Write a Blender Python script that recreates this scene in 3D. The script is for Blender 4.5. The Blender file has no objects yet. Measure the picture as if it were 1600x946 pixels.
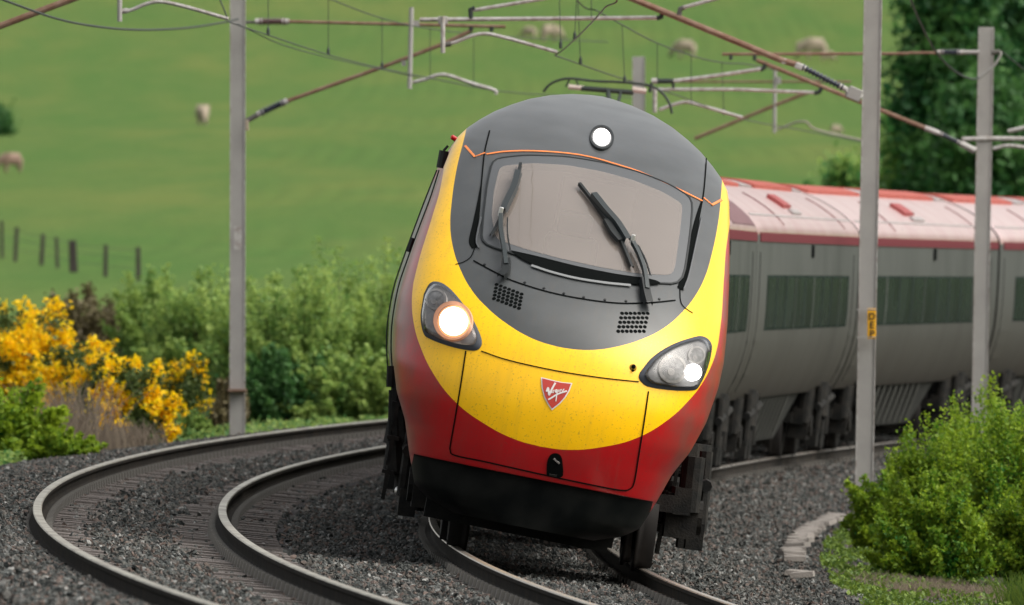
import bpy, bmesh, math, random
import numpy as np
from mathutils import Matrix, Vector
R_ = math.radians
rnd = random.Random(7); rng = np.random.default_rng(7)
scn = bpy.context.scene; COL = scn.collection

# ------------------------------------------------------------------ camera, sky, sun
F = 24076.0; YH = 443.3; H = 2.312            # focal length in photo pixels, horizon row, eye height above the low rail
FOCUS = 124.0; APER = 0.07
cam = bpy.data.cameras.new('camera'); camo = bpy.data.objects.new('camera', cam); COL.objects.link(camo)
cam.sensor_width = 36; cam.lens = 36 * F / 1600; cam.clip_start = 1; cam.clip_end = 12000
camo.location = (0, 0, H); camo.rotation_euler = (R_(90) - math.atan((473 - YH) / F), 0, 0)
cam.dof.use_dof = True; cam.dof.focus_distance = FOCUS; cam.dof.aperture_fstop = cam.lens / 1000 / APER
scn.camera = camo
scn.view_settings.view_transform = 'Standard'; scn.view_settings.look = 'None'
scn.view_settings.gamma = 1; scn.view_settings.exposure = 0.62
SUN_EL, SUN_AZ = 47, 106                       # degrees; azimuth clockwise from +Y (veiled sun, to the right of the line)
w = bpy.data.worlds.new('World'); scn.world = w; w.use_nodes = True
nt = w.node_tree; nt.nodes.clear()
sky = nt.nodes.new('ShaderNodeTexSky'); sky.sky_type = 'NISHITA'; sky.sun_disc = False
sky.sun_elevation = R_(SUN_EL); sky.sun_rotation = R_(SUN_AZ); sky.air_density = 1.3; sky.dust_density = 5.0
hs = nt.nodes.new('ShaderNodeHueSaturation'); hs.inputs['Saturation'].default_value = 0.25
tint = nt.nodes.new('ShaderNodeMix'); tint.data_type = 'RGBA'; tint.blend_type = 'MULTIPLY'
tint.inputs[0].default_value = 1; tint.inputs[7].default_value = (1.0, 0.97, 0.93, 1)
bg = nt.nodes.new('ShaderNodeBackground'); bg.inputs[1].default_value = 0.15
out = nt.nodes.new('ShaderNodeOutputWorld')
nt.links.new(sky.outputs[0], hs.inputs['Color']); nt.links.new(hs.outputs[0], tint.inputs[6])
nt.links.new(tint.outputs[2], bg.inputs[0]); nt.links.new(bg.outputs[0], out.inputs[0])
sl = bpy.data.lights.new('sun', 'SUN'); sl.energy = 1.35; sl.angle = R_(60); sl.color = (1, 0.96, 0.9)
so = bpy.data.objects.new('sun', sl); COL.objects.link(so)
sd = Vector((math.sin(R_(SUN_AZ)) * math.cos(R_(SUN_EL)), math.cos(R_(SUN_AZ)) * math.cos(R_(SUN_EL)), math.sin(R_(SUN_EL))))
so.rotation_euler = sd.to_track_quat('Z', 'Y').to_euler()

# ------------------------------------------------------------------ track geometry
RAD = 690.0; CA = 0.027; CB = 144.44           # the curve: leftmost point of the near track centre line, radius
G1 = 3.383                                     # spacing of the two tracks
def track(s, u=0.0, z=0.0):
    ph = s / RAD; r = RAD + u
    return Vector((CA + RAD - r * math.cos(ph), CB + r * math.sin(ph), z))
def railplane(t, v):                           # rail-top height of track t at lateral offset v from its centre
    return 0.0885 + v * 0.1768 / 1.5 if t == 2 else 0.450 + v * 0.1359 / 1.5
def heading(s): return s / RAD                 # angle from +Y towards +X
def P(px, py, d):                              # a point at depth d that stands on the line of sight of a photo pixel
    return Vector(((px - 800) / F * d, d, H - (py - YH) / F * d))

# ------------------------------------------------------------------ helpers
def link(o, parent=None):
    COL.objects.link(o)
    if parent: o.parent = parent
    return o
def tag(o, label=None, cat=None, group=None, kind=None):
    if label: o['label'] = label
    if cat: o['category'] = cat
    if group: o['group'] = group
    if kind: o['kind'] = kind
    return o
def empty(name, mat, label, cat, group=None):
    o = bpy.data.objects.new(name, None); o.matrix_world = mat if isinstance(mat, Matrix) else Matrix.Translation(mat)
    o.empty_display_size = 0.2; link(o); return tag(o, label, cat, group)
class MB:
    def __init__(s): s.v = []; s.f = []; s.m = []
    def add(s, vs, fs, mi=0):
        n = len(s.v); s.v += [tuple(v) for v in vs]; s.f += [tuple(n + i for i in f) for f in fs]; s.m += [mi] * len(fs); return s
    def box(s, c, size, rot=None, mi=0, taper=1.0):
        hx, hy, hz = size[0] / 2, size[1] / 2, size[2] / 2; vs = []
        for x, y, z in ((-1,-1,-1),(1,-1,-1),(1,1,-1),(-1,1,-1),(-1,-1,1),(1,-1,1),(1,1,1),(-1,1,1)):
            k = taper if z > 0 else 1
            p = Vector((x * hx * k, y * hy * k, z * hz))
            if rot is not None: p = rot @ p
            vs.append(p + Vector(c))
        return s.add(vs, [(0,3,2,1),(4,5,6,7),(0,1,5,4),(1,2,6,5),(2,3,7,6),(3,0,4,7)], mi)
    def tube(s, pts, r, n=8, mi=0, cap=True):
        pts = [Vector(p) for p in pts]; rs = r if isinstance(r, (list, tuple)) else [r] * len(pts)
        base = len(s.v); up = None
        for i, p in enumerate(pts):
            t = (pts[min(i + 1, len(pts) - 1)] - pts[max(i - 1, 0)]).normalized()
            if up is None: up = Vector((0, 0, 1)) if abs(t.z) < .9 else Vector((1, 0, 0))
            a = t.cross(up).normalized(); b = a.cross(t).normalized(); up = b
            for k in range(n):
                g = 2 * math.pi * k / n; s.v.append(tuple(p + (a * math.cos(g) + b * math.sin(g)) * rs[i]))
        for i in range(len(pts) - 1):
            for k in range(n):
                a0 = base + i * n + k; a1 = base + i * n + (k + 1) % n
                s.f.append((a0, a1, a1 + n, a0 + n)); s.m.append(mi)
        if cap:
            s.f.append(tuple(base + k for k in range(n))[::-1]); s.m.append(mi)
            s.f.append(tuple(base + (len(pts) - 1) * n + k for k in range(n))); s.m.append(mi)
        return s
    def lathe(s, c, axis, prof, n=20, mi=0):    # prof: (distance along axis, radius)
        axis = Vector(axis).normalized(); up = Vector((0, 0, 1)) if abs(axis.z) < .9 else Vector((1, 0, 0))
        a = axis.cross(up).normalized(); b = a.cross(axis); base = len(s.v)
        for h, r in prof:
            for k in range(n):
                g = 2 * math.pi * k / n; s.v.append(tuple(Vector(c) + axis * h + (a * math.cos(g) + b * math.sin(g)) * r))
        for i in range(len(prof) - 1):
            for k in range(n):
                a0 = base + i * n + k; a1 = base + i * n + (k + 1) % n
                s.f.append((a0, a1, a1 + n, a0 + n)); s.m.append(mi)
        return s
    def mesh(s, name, mats, smooth=False, bevel=0):
        me = bpy.data.meshes.new(name); me.from_pydata(s.v, [], s.f)
        for m in (mats if isinstance(mats, (list, tuple)) else [mats]): me.materials.append(m)
        me.polygons.foreach_set('material_index', s.m)
        bm = bmesh.new(); bm.from_mesh(me); bmesh.ops.recalc_face_normals(bm, faces=bm.faces); bm.to_mesh(me); bm.free()
        if smooth: me.polygons.foreach_set('use_smooth', [True] * len(me.polygons))
        me.update(); return me
    def build(s, name, mats, parent=None, smooth=False, bevel=0, auto=False):
        o = bpy.data.objects.new(name, s.mesh(name, mats, smooth or auto)); link(o, parent)
        if auto: o.data.set_sharp_from_angle(angle=R_(35))
        if bevel:
            b = o.modifiers.new('bevel', 'BEVEL'); b.width = bevel; b.segments = 2; b.limit_method = 'ANGLE'
        return o
def fast_mesh(name, V, faces4, mat, attr=None, smooth=False):   # numpy quads
    me = bpy.data.meshes.new(name); n = len(V); m = len(faces4); k = faces4.shape[1]
    me.vertices.add(n); me.vertices.foreach_set('co', np.asarray(V, np.float32).ravel())
    me.loops.add(m * k); me.loops.foreach_set('vertex_index', np.asarray(faces4, np.int32).ravel())
    me.polygons.add(m); me.polygons.foreach_set('loop_start', np.arange(0, m * k, k, dtype=np.int32))
    me.update(calc_edges=True)
    for a, vals in (attr or {}).items():
        at = me.attributes.new(a, 'FLOAT', 'POINT'); at.data.foreach_set('value', np.asarray(vals, np.float32))
    me.materials.append(mat)
    if smooth: me.polygons.foreach_set('use_smooth', np.ones(m, bool))
    return me
def spline(pts, n=8):                          # Catmull-Rom through points of any dimension
    p = np.array([tuple(q) for q in pts], float)
    if len(p) < 3: return [tuple(p[0] + (p[-1] - p[0]) * t) for t in np.linspace(0, 1, n + 1)]
    q = np.vstack([2 * p[0] - p[1], p, 2 * p[-1] - p[-2]]); o = []
    for i in range(1, len(q) - 2):
        for t in np.linspace(0, 1, n, endpoint=False):
            a, b, c, d = q[i - 1], q[i], q[i + 1], q[i + 2]
            o.append(tuple(.5 * ((2 * b) + (c - a) * t + (2 * a - 5 * b + 4 * c - d) * t * t + (3 * b - a - 3 * c + d) * t ** 3)))
    o.append(tuple(p[-1])); return o

# ------------------------------------------------------------------ materials
def mat(name, col, rough=.6, metal=0, spec=.5, noise=0, nscale=8, bump=0, bscale=60, col2=None, coat=0, coatr=.1, dirt=None, stretch=None, emis=None, estr=0, obj=True):
    m = bpy.data.materials.new(name); m.use_nodes = True; t = m.node_tree; b = t.nodes['Principled BSDF']
    b.inputs['Base Color'].default_value = (*col, 1); b.inputs['Roughness'].default_value = rough
    b.inputs['Metallic'].default_value = metal; b.inputs['Specular IOR Level'].default_value = spec
    b.inputs['Coat Weight'].default_value = coat; b.inputs['Coat Roughness'].default_value = coatr
    if emis: b.inputs['Emission Color'].default_value = (*emis, 1); b.inputs['Emission Strength'].default_value = estr
    if noise or bump or dirt or col2:
        tc = t.nodes.new('ShaderNodeTexCoord'); mp = t.nodes.new('ShaderNodeMapping')
        t.links.new(tc.outputs['Object'], mp.inputs[0])
        if stretch: mp.inputs['Scale'].default_value = stretch
        n1 = t.nodes.new('ShaderNodeTexNoise'); n1.inputs['Scale'].default_value = nscale; n1.inputs['Detail'].default_value = 6
        t.links.new(mp.outputs[0], n1.inputs['Vector'])
        if noise or col2:
            c2 = col2 or tuple(c * (1 - noise) for c in col)
            r = t.nodes.new('ShaderNodeMapRange'); r.inputs[1].default_value = .35; r.inputs[2].default_value = .68
            t.links.new(n1.outputs[0], r.inputs[0])
            mx = t.nodes.new('ShaderNodeMix'); mx.data_type = 'RGBA'; mx.inputs[6].default_value = (*col, 1); mx.inputs[7].default_value = (*c2, 1)
            t.links.new(r.outputs[0], mx.inputs[0]); t.links.new(mx.outputs[2], b.inputs['Base Color'])
            rr = t.nodes.new('ShaderNodeMapRange'); rr.inputs[3].default_value = max(0, rough - .08); rr.inputs[4].default_value = min(1, rough + .12)
            t.links.new(n1.outputs[0], rr.inputs[0]); t.links.new(rr.outputs[0], b.inputs['Roughness'])
        if bump:
            n2 = t.nodes.new('ShaderNodeTexNoise'); n2.inputs['Scale'].default_value = bscale; n2.inputs['Detail'].default_value = 4
            t.links.new(mp.outputs[0], n2.inputs['Vector'])
            bp = t.nodes.new('ShaderNodeBump'); bp.inputs['Strength'].default_value = bump; bp.inputs['Distance'].default_value = .02
            t.links.new(n2.outputs[0], bp.inputs['Height']); t.links.new(bp.outputs[0], b.inputs['Normal'])
    return m
M = {}
M['rail_side'] = mat('rail_side', (.015, .015, .014), .9, 0, .08, noise=.4, nscale=3, col2=(.034, .029, .024), bump=.2)
M['rail_top'] = mat('rail_top', (.46, .44, .36), .38, .85, noise=.3, nscale=2, col2=(.25, .22, .18))
M['rail_top_used'] = mat('rail_top_used', (.55, .5, .44), .28, .9, noise=.2, nscale=2)
M['sleeper'] = mat('sleeper', (.16, .14, .13), .85, noise=.5, nscale=2.5, col2=(.085, .075, .07), bump=.5, bscale=30, stretch=(1, 4, 1))
M['sleeper_white'] = mat('sleeper_white', (.7, .7, .66), .7, noise=.2)
M['clip'] = mat('clip', (.10, .095, .085), .6, .2)
M['galv'] = mat('galv', (.36, .35, .335), .55, .35, noise=.25, nscale=3, col2=(.31, .30, .29), bump=.1)
M['tube'] = mat('tube', (.46, .45, .44), .5, .3, noise=.4, nscale=14, col2=(.27, .24, .22))
M['rustpipe'] = mat('rustpipe', (.15, .075, .045), .7, .2, noise=.4, nscale=9, col2=(.23, .15, .11))
M['wire'] = mat('wire', (.03, .04, .035), .6, .4)
M['insul'] = mat('insulator_glaze', (.03, .035, .05), .2, 0, coat=.5)
M['insulb'] = mat('insulator_brown', (.10, .055, .055), .25, 0, coat=.5)
M['black'] = mat('underframe_black', (.006, .007, .007), .85, 0, .2, noise=.4, nscale=5, col2=(.014, .014, .013), bump=.3)
M['bogie'] = mat('bogie_grey', (.007, .008, .008), .75, .1, .2, noise=.5, nscale=7, col2=(.024, .022, .019), bump=.3)
M['wheel'] = mat('wheel_steel', (.018, .016, .015), .7, .3, noise=.4, nscale=5)
M['tread'] = mat('wheel_tread', (.6, .58, .55), .25, 1)
M['rubber'] = mat('rubber_black', (.008, .011, .012), .5, 0, .35)
M['seam'] = mat('seam_shadow_gap', (.003, .004, .004), .9, 0, .05)
M['steel'] = mat('bare_steel', (.6, .6, .58), .3, .9)
M['orange'] = mat('orange_line', (.75, .20, .03), .4, coat=.3)
M['white'] = mat('white_print', (.75, .72, .70), .5)
M['badge_red'] = mat('badge_red', (.5, .035, .02), .35, coat=.4)
M['lamp_bowl'] = mat('lamp_reflector', (.34, .33, .32), .4, .3, noise=.25, nscale=25)
M['lamp_inner'] = mat('lamp_inner', (.21, .21, .21), .4, .3, noise=.2, nscale=20)
M['lamp_rim'] = mat('lamp_rim', (.060, .068, .082), .6, 0, .2)
M['beam_warm'] = mat('beam_warm', (1, 1, 1), emis=(1, .95, .84), estr=2.2)
M['beam_glow2'] = mat('warm_lit_bowl', (.50, .28, .18), .5, emis=(1, .36, .16), estr=.10)
M['lamp_inner2'] = mat('lamp_bowl_dim', (.26, .26, .26), .35, .2, noise=.4, nscale=30)
M['beam_glow'] = mat('beam_glow_ring', (.75, .35, .15), .5, emis=(1, .33, .12), estr=.30)
M['beam_white'] = mat('beam_white', (1, 1, 1), emis=(1, .98, .96), estr=3)
M['redlamp'] = mat('red_lamp', (.5, .01, .01), .2)
M['yplate'] = mat('yellow_plate', (.75, .38, .01), .5)
M['print_black'] = mat('print_black', (.01, .01, .01), .5)
M['concrete'] = mat('trough_concrete', (.17, .155, .14), .9, noise=.4, nscale=6, col2=(.22, .20, .18), bump=.4)
M['wood'] = mat('weathered_wood', (.055, .045, .04), .9, noise=.4, nscale=6)
M['wool'] = mat('wool', (.36, .30, .23), .95, noise=.3, nscale=9, bump=.8, bscale=20)
M['wool_dark'] = mat('wool_dark', (.30, .20, .16), .95, noise=.3, nscale=9, bump=.8, bscale=20)
M['sheepface'] = mat('sheep_face', (.035, .03, .03), .8)
# screen glass: coated, mirrors the overcast sky
gm = mat('windscreen_glass', (.30, .262, .235), .03, .0, 1.0, noise=.12, nscale=1.6, coat=1.0, coatr=.01); M['screen'] = gm
M['winglass'] = mat('window_glass', (.012, .024, .020), .25, 0, .03, noise=.5, nscale=.8)
def clear_mat():
    m = bpy.data.materials.new('clear_cover'); m.use_nodes = True; t = m.node_tree; t.nodes.clear()
    tr = t.nodes.new('ShaderNodeBsdfTransparent'); gl = t.nodes.new('ShaderNodeBsdfGlossy'); gl.inputs['Roughness'].default_value = .08
    fr = t.nodes.new('ShaderNodeFresnel'); fr.inputs[0].default_value = 1.5; mx = t.nodes.new('ShaderNodeMixShader'); o = t.nodes.new('ShaderNodeOutputMaterial')
    t.links.new(fr.outputs[0], mx.inputs[0]); t.links.new(tr.outputs[0], mx.inputs[1]); t.links.new(gl.outputs[0], mx.inputs[2]); t.links.new(mx.outputs[0], o.inputs[0])
    return m
M['clear'] = clear_mat()
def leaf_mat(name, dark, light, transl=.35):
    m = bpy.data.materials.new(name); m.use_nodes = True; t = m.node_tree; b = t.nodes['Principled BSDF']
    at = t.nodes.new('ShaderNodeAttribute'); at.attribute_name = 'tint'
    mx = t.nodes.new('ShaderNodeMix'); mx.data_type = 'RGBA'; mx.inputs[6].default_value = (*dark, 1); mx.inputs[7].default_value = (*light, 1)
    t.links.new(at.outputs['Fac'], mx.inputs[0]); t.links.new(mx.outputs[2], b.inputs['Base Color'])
    b.inputs['Roughness'].default_value = .55; b.inputs['Specular IOR Level'].default_value = .3
    tr = t.nodes.new('ShaderNodeBsdfTranslucent'); t.links.new(mx.outputs[2], tr.inputs[0])
    ms = t.nodes.new('ShaderNodeMixShader'); ms.inputs[0].default_value = transl
    o = [n for n in t.nodes if n.type == 'OUTPUT_MATERIAL'][0]
    t.links.new(b.outputs[0], ms.inputs[1]); t.links.new(tr.outputs[0], ms.inputs[2]); t.links.new(ms.outputs[0], o.inputs[0])
    return m
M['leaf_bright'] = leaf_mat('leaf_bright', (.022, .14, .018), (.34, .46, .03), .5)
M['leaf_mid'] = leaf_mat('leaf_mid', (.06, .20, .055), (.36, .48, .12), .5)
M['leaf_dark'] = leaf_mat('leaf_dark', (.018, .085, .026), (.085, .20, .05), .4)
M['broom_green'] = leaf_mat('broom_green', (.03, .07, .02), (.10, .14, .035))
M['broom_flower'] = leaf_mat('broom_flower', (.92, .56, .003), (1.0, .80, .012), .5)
M['straw'] = leaf_mat('straw', (.14, .11, .085), (.34, .28, .21), .2)
M['brownleaf'] = leaf_mat('brown_shrub', (.07, .055, .03), (.15, .13, .06), .2)
M['weed'] = leaf_mat('weed', (.06, .12, .02), (.16, .24, .03))
M['twig'] = mat('twig', (.07, .05, .04), .9)
def ground_mat():
    m = bpy.data.materials.new('ground_cover'); m.use_nodes = True; t = m.node_tree; b = t.nodes['Principled BSDF']; L = t.links
    b.inputs['Roughness'].default_value = .95; b.inputs['Specular IOR Level'].default_value = .15
    at = t.nodes.new('ShaderNodeAttribute'); at.attribute_name = 'ballast'
    g = t.nodes.new('ShaderNodeNewGeometry'); mp = t.nodes.new('ShaderNodeMapping'); mp.inputs['Scale'].default_value = (1.0, .10, 1)
    L.new(g.outputs['Position'], mp.inputs[0])
    def noise(sc, vec, det=5):
        n = t.nodes.new('ShaderNodeTexNoise'); n.inputs['Scale'].default_value = sc; n.inputs['Detail'].default_value = det; L.new(vec, n.inputs['Vector']); return n.outputs[0]
    def mix(f, a, c):
        x = t.nodes.new('ShaderNodeMix'); x.data_type = 'RGBA'
        for i, v in ((0, f), (6, a), (7, c)):
            if hasattr(v, 'is_linked'): L.new(v, x.inputs[i])
            else: x.inputs[i].default_value = v if i == 0 else (*v, 1)
        return x.outputs[2]
    def rng_(v, a, c):
        r = t.nodes.new('ShaderNodeMapRange'); r.inputs[1].default_value = a; r.inputs[2].default_value = c; L.new(v, r.inputs[0]); return r.outputs[0]
    big = rng_(noise(.10, mp.outputs[0]), .38, .64); mid = rng_(noise(.55, mp.outputs[0]), .35, .68)
    fine = rng_(noise(3.5, mp.outputs[0], 6), .3, .7)
    field = mix(big, (.052, .120, .019), (.098, .138, .027))
    m2 = rng_(noise(.22, mp.outputs[0]), .42, .66); field = mix(m2, field, (.058, .122, .021)); hz = rng_(mid, 0, 3.2); field = mix(hz, field, (.10, .145, .034)); 
    f2 = t.nodes.new('ShaderNodeMix'); f2.data_type = 'RGBA'; f2.blend_type = 'MULTIPLY'; f2.inputs[0].default_value = .35
    L.new(field, f2.inputs[6]); L.new(mix(fine, (.6, .65, .6), (1.15, 1.1, 1.0)), f2.inputs[7]); field = f2.outputs[2]
    verge = mix(rng_(noise(5.5, g.outputs['Position']), .35, .65), (.035, .050, .018), (.045, .034, .024))
    sm = t.nodes.new('ShaderNodeAttribute'); sm.attribute_name = 'verge'
    field = mix(sm.outputs['Fac'], field, verge)
    st = mix(rng_(noise(30, g.outputs['Position'], 3), .3, .7), (.018, .018, .018), (.06, .055, .055))
    L.new(mix(at.outputs['Fac'], field, st), b.inputs['Base Color'])
    bp = t.nodes.new('ShaderNodeBump'); bp.inputs['Strength'].default_value = .6; bp.inputs['Distance'].default_value = .05
    L.new(noise(12, g.outputs['Position'], 5), bp.inputs['Height']); L.new(bp.outputs[0], b.inputs['Normal'])
    return m
M['ground'] = ground_mat()
def stone_mat():
    m = bpy.data.materials.new('ballast_stone'); m.use_nodes = True; t = m.node_tree; b = t.nodes['Principled BSDF']; L = t.links
    oi = t.nodes.new('ShaderNodeObjectInfo'); cr = t.nodes.new('ShaderNodeValToRGB'); L.new(oi.outputs['Random'], cr.inputs[0])
    e = cr.color_ramp.elements; e[0].position = 0; e[0].color = (.012, .015, .014, 1); e[1].position = 1; e[1].color = (.24, .24, .23, 1)
    for p, c in ((.35, (.034, .040, .038, 1)), (.6, (.060, .060, .053, 1)), (.8, (.092, .062, .050, 1)), (.93, (.085, .094, .09, 1))):
        x = e.new(p); x.color = c
    L.new(cr.outputs[0], b.inputs['Base Color']); b.inputs['Roughness'].default_value = .75
    return m
M['stone'] = stone_mat()

# ------------------------------------------------------------------ ground
def pchip(x, xs, ys): return np.interp(x, xs, ys)
def smoothint(x, xs, ys):
    xs = np.array(xs, float); ys = np.array(ys, float); m = np.gradient(ys, xs)
    i = np.clip(np.searchsorted(xs, x) - 1, 0, len(xs) - 2); h = xs[i + 1] - xs[i]; t = np.clip((x - xs[i]) / h, 0, 1)
    return (2*t**3-3*t**2+1)*ys[i] + (t**3-2*t**2+t)*h*m[i] + (-2*t**3+3*t**2)*ys[i+1] + (t**3-t**2)*h*m[i+1]
PU = [-400, -60, -12, -6, -4.2, -3.3, -2.9, -2.45, -2.0, -1.45, -1.3, 1.3, 2.1, 4.75, 5.2, 5.9, 6.6, 8, 12, 20, 60, 400]
PZ = [-1.5, -1.0, -.75, -.72, -.68, -.60, -.52, -.49, -.36, -.27, railplane(2, -1.3) - .20, railplane(2, 1.3) - .20, railplane(1, -1.28) - .20,
      railplane(1, 1.36) - .20, .36, .30, .22, .2, .4, .9, 1.3, 1.5]
TD = [-300, 0, 150, 230, 300, 420, 600, 780, 950, 1150, 1230, 1330, 1700, 5000]
TZ = [0.6, .6, .8, 1.0, 1.5, 2.5, 5.6, 9.2, 13.3, 22.5, 26.5, 29, 20, 5]
def uv_of(X, Y):
    dx = X - (CA + RAD); dy = Y - CB
    return np.hypot(dx, dy) - RAD, RAD * np.arctan2(dy, -dx)
def gz(X, Y):
    X = np.asarray(X, float); Y = np.asarray(Y, float); u, s = uv_of(X, Y)
    prof = pchip(u, PU, PZ); ter = smoothint(Y, TD, TZ) + .25 * np.sin(X * .05 + Y * .01) * np.clip((Y - 400) / 400, 0, 1)
    far = np.clip((np.abs(u - 1.5) - 8) / 22, 0, 1); far = far * far * (3 - 2 * far)
    right = np.where(u < 0, np.clip((Y - 230) / 120, 0, 1), 1.0)
    z = prof * (1 - far * right) + ter * far * right
    return z + .02 * np.sin(X * 5.1 + Y * 2.3) * np.clip(far * 4, 0, 1)
def build_ground():
    xs = np.concatenate([-np.geomspace(3000, 12, 40), np.arange(-11.8, 24, .2), np.geomspace(24.4, 3000, 45)])
    ys = np.concatenate([np.linspace(-400, 80, 25), np.arange(84, 290, .8), np.geomspace(291, 5000, 130)])
    X, Y = np.meshgrid(xs, ys); Z = gz(X, Y); u, s = uv_of(X, Y)
    bal = np.clip((u + 3.35 + .25 * np.sin(X * 4.3 + Y * .8)) / .3, 0, 1) * np.clip((6.2 + .3 * np.sin(Y * .7) - u) / .5, 0, 1)
    ver = np.clip(1 - (np.abs(u - 1.5) - 14) / 8, 0, 1)
    n, m = X.shape; idx = np.arange(n * m).reshape(n, m)
    q = np.stack([idx[:-1, :-1], idx[:-1, 1:], idx[1:, 1:], idx[1:, :-1]], -1).reshape(-1, 4)
    me = fast_mesh('ground', np.stack([X, Y, Z], -1).reshape(-1, 3), q, M['ground'], {'ballast': bal.ravel(), 'verge': ver.ravel()}, True)
    o = bpy.data.objects.new('ground', me); link(o); o['kind'] = 'structure'
build_ground()

# ------------------------------------------------------------------ tracks
S0, S1 = -62.0, 150.0
RAILP = [(-.07, 0), (.07, 0), (.07, .012), (.018, .03), (.010, .045), (.010, .11), (.035, .122), (.0365, .150), (.030, .159), (-.030, .159), (-.0365, .150), (-.035, .122), (-.010, .11), (-.010, .045), (-.018, .03), (-.07, .012)]
def make_track(t, uc, label):
    g = track(0, uc, railplane(t, 0) - .2); root = empty('railway_track', g, label, 'railway track', 'curved railway tracks')
    slope = math.atan((.1768 if t == 2 else .1359) / 1.5)
    inv = Matrix.Translation(-g)
    for side in (-1, 1):
        mb = MB(); n = len(RAILP); ss = np.arange(S0, S1 + .1, 1.0)
        for s in ss:
            for px, pz in RAILP:
                v = side * .7675 + px
                p = track(s, uc + v * math.cos(slope) - (pz - .159) * math.sin(slope) * 0, railplane(t, side * .7675) - .159 + pz + px * math.tan(slope))
                mb.v.append(tuple(p - g))
        for i in range(len(ss) - 1):
            for k in range(n):
                a = i * n + k; b = i * n + (k + 1) % n
                mb.f.append((a, b, b + n, a + n)); mb.m.append(1 if k in (7, 8, 9) else 0)
        mb.build('rail', [M['rail_side'], M['rail_top_used'] if t == 2 else M['rail_top']], root)
    sm = MB().box((0, 0, -.1), (2.55, .25, .2), taper=.96).mesh('sleeper', M['sleeper'])
    cl = MB(); s = S0; k = 0; n = 0
    white = (-0.6, 62)
    while s < 128:
        c = track(s, uc, railplane(t, 0) - .172) - g; c.z += rnd.uniform(-.012, .006)
        o = bpy.data.objects.new('sleeper', sm); link(o, root)
        rot = Matrix.Rotation(-heading(s) + rnd.uniform(-.004, .004), 4, 'Z') @ Matrix.Rotation(-slope * -1 * -1, 4, 'Y')
        rot = Matrix.Rotation(-heading(s), 4, 'Z') @ Matrix.Rotation(slope, 4, 'Y')
        o.matrix_local = Matrix.Translation(c) @ rot
        if t == 1 and (abs(s - 17) < .36 or abs(s - 64) < .36):
            mk = MB().box((.05, 0, .012), (1.1, .09, .012)).build('painted_mark', M['sleeper_white'], root); mk.matrix_local = o.matrix_local.copy()
        for side in (-1, 1):
            for e in (-1, 1):
                v = side * .7675 + e * .095
                q = track(s, uc + v, railplane(t, v) - .145) - g
                cl.box(q, (.07, .12, .075), rot.to_3x3(), taper=.7)
        s += .68 if n < 400 else 2; n += 1
    c = cl.build('rail_clip', M['clip'], root); c['kind'] = 'stuff'
    return root
make_track(2, 0, 'near railway track with two polished rails running out from under the train')
make_track(1, G1, 'empty far railway track sweeping round in a hairpin shape left of the train')

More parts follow.
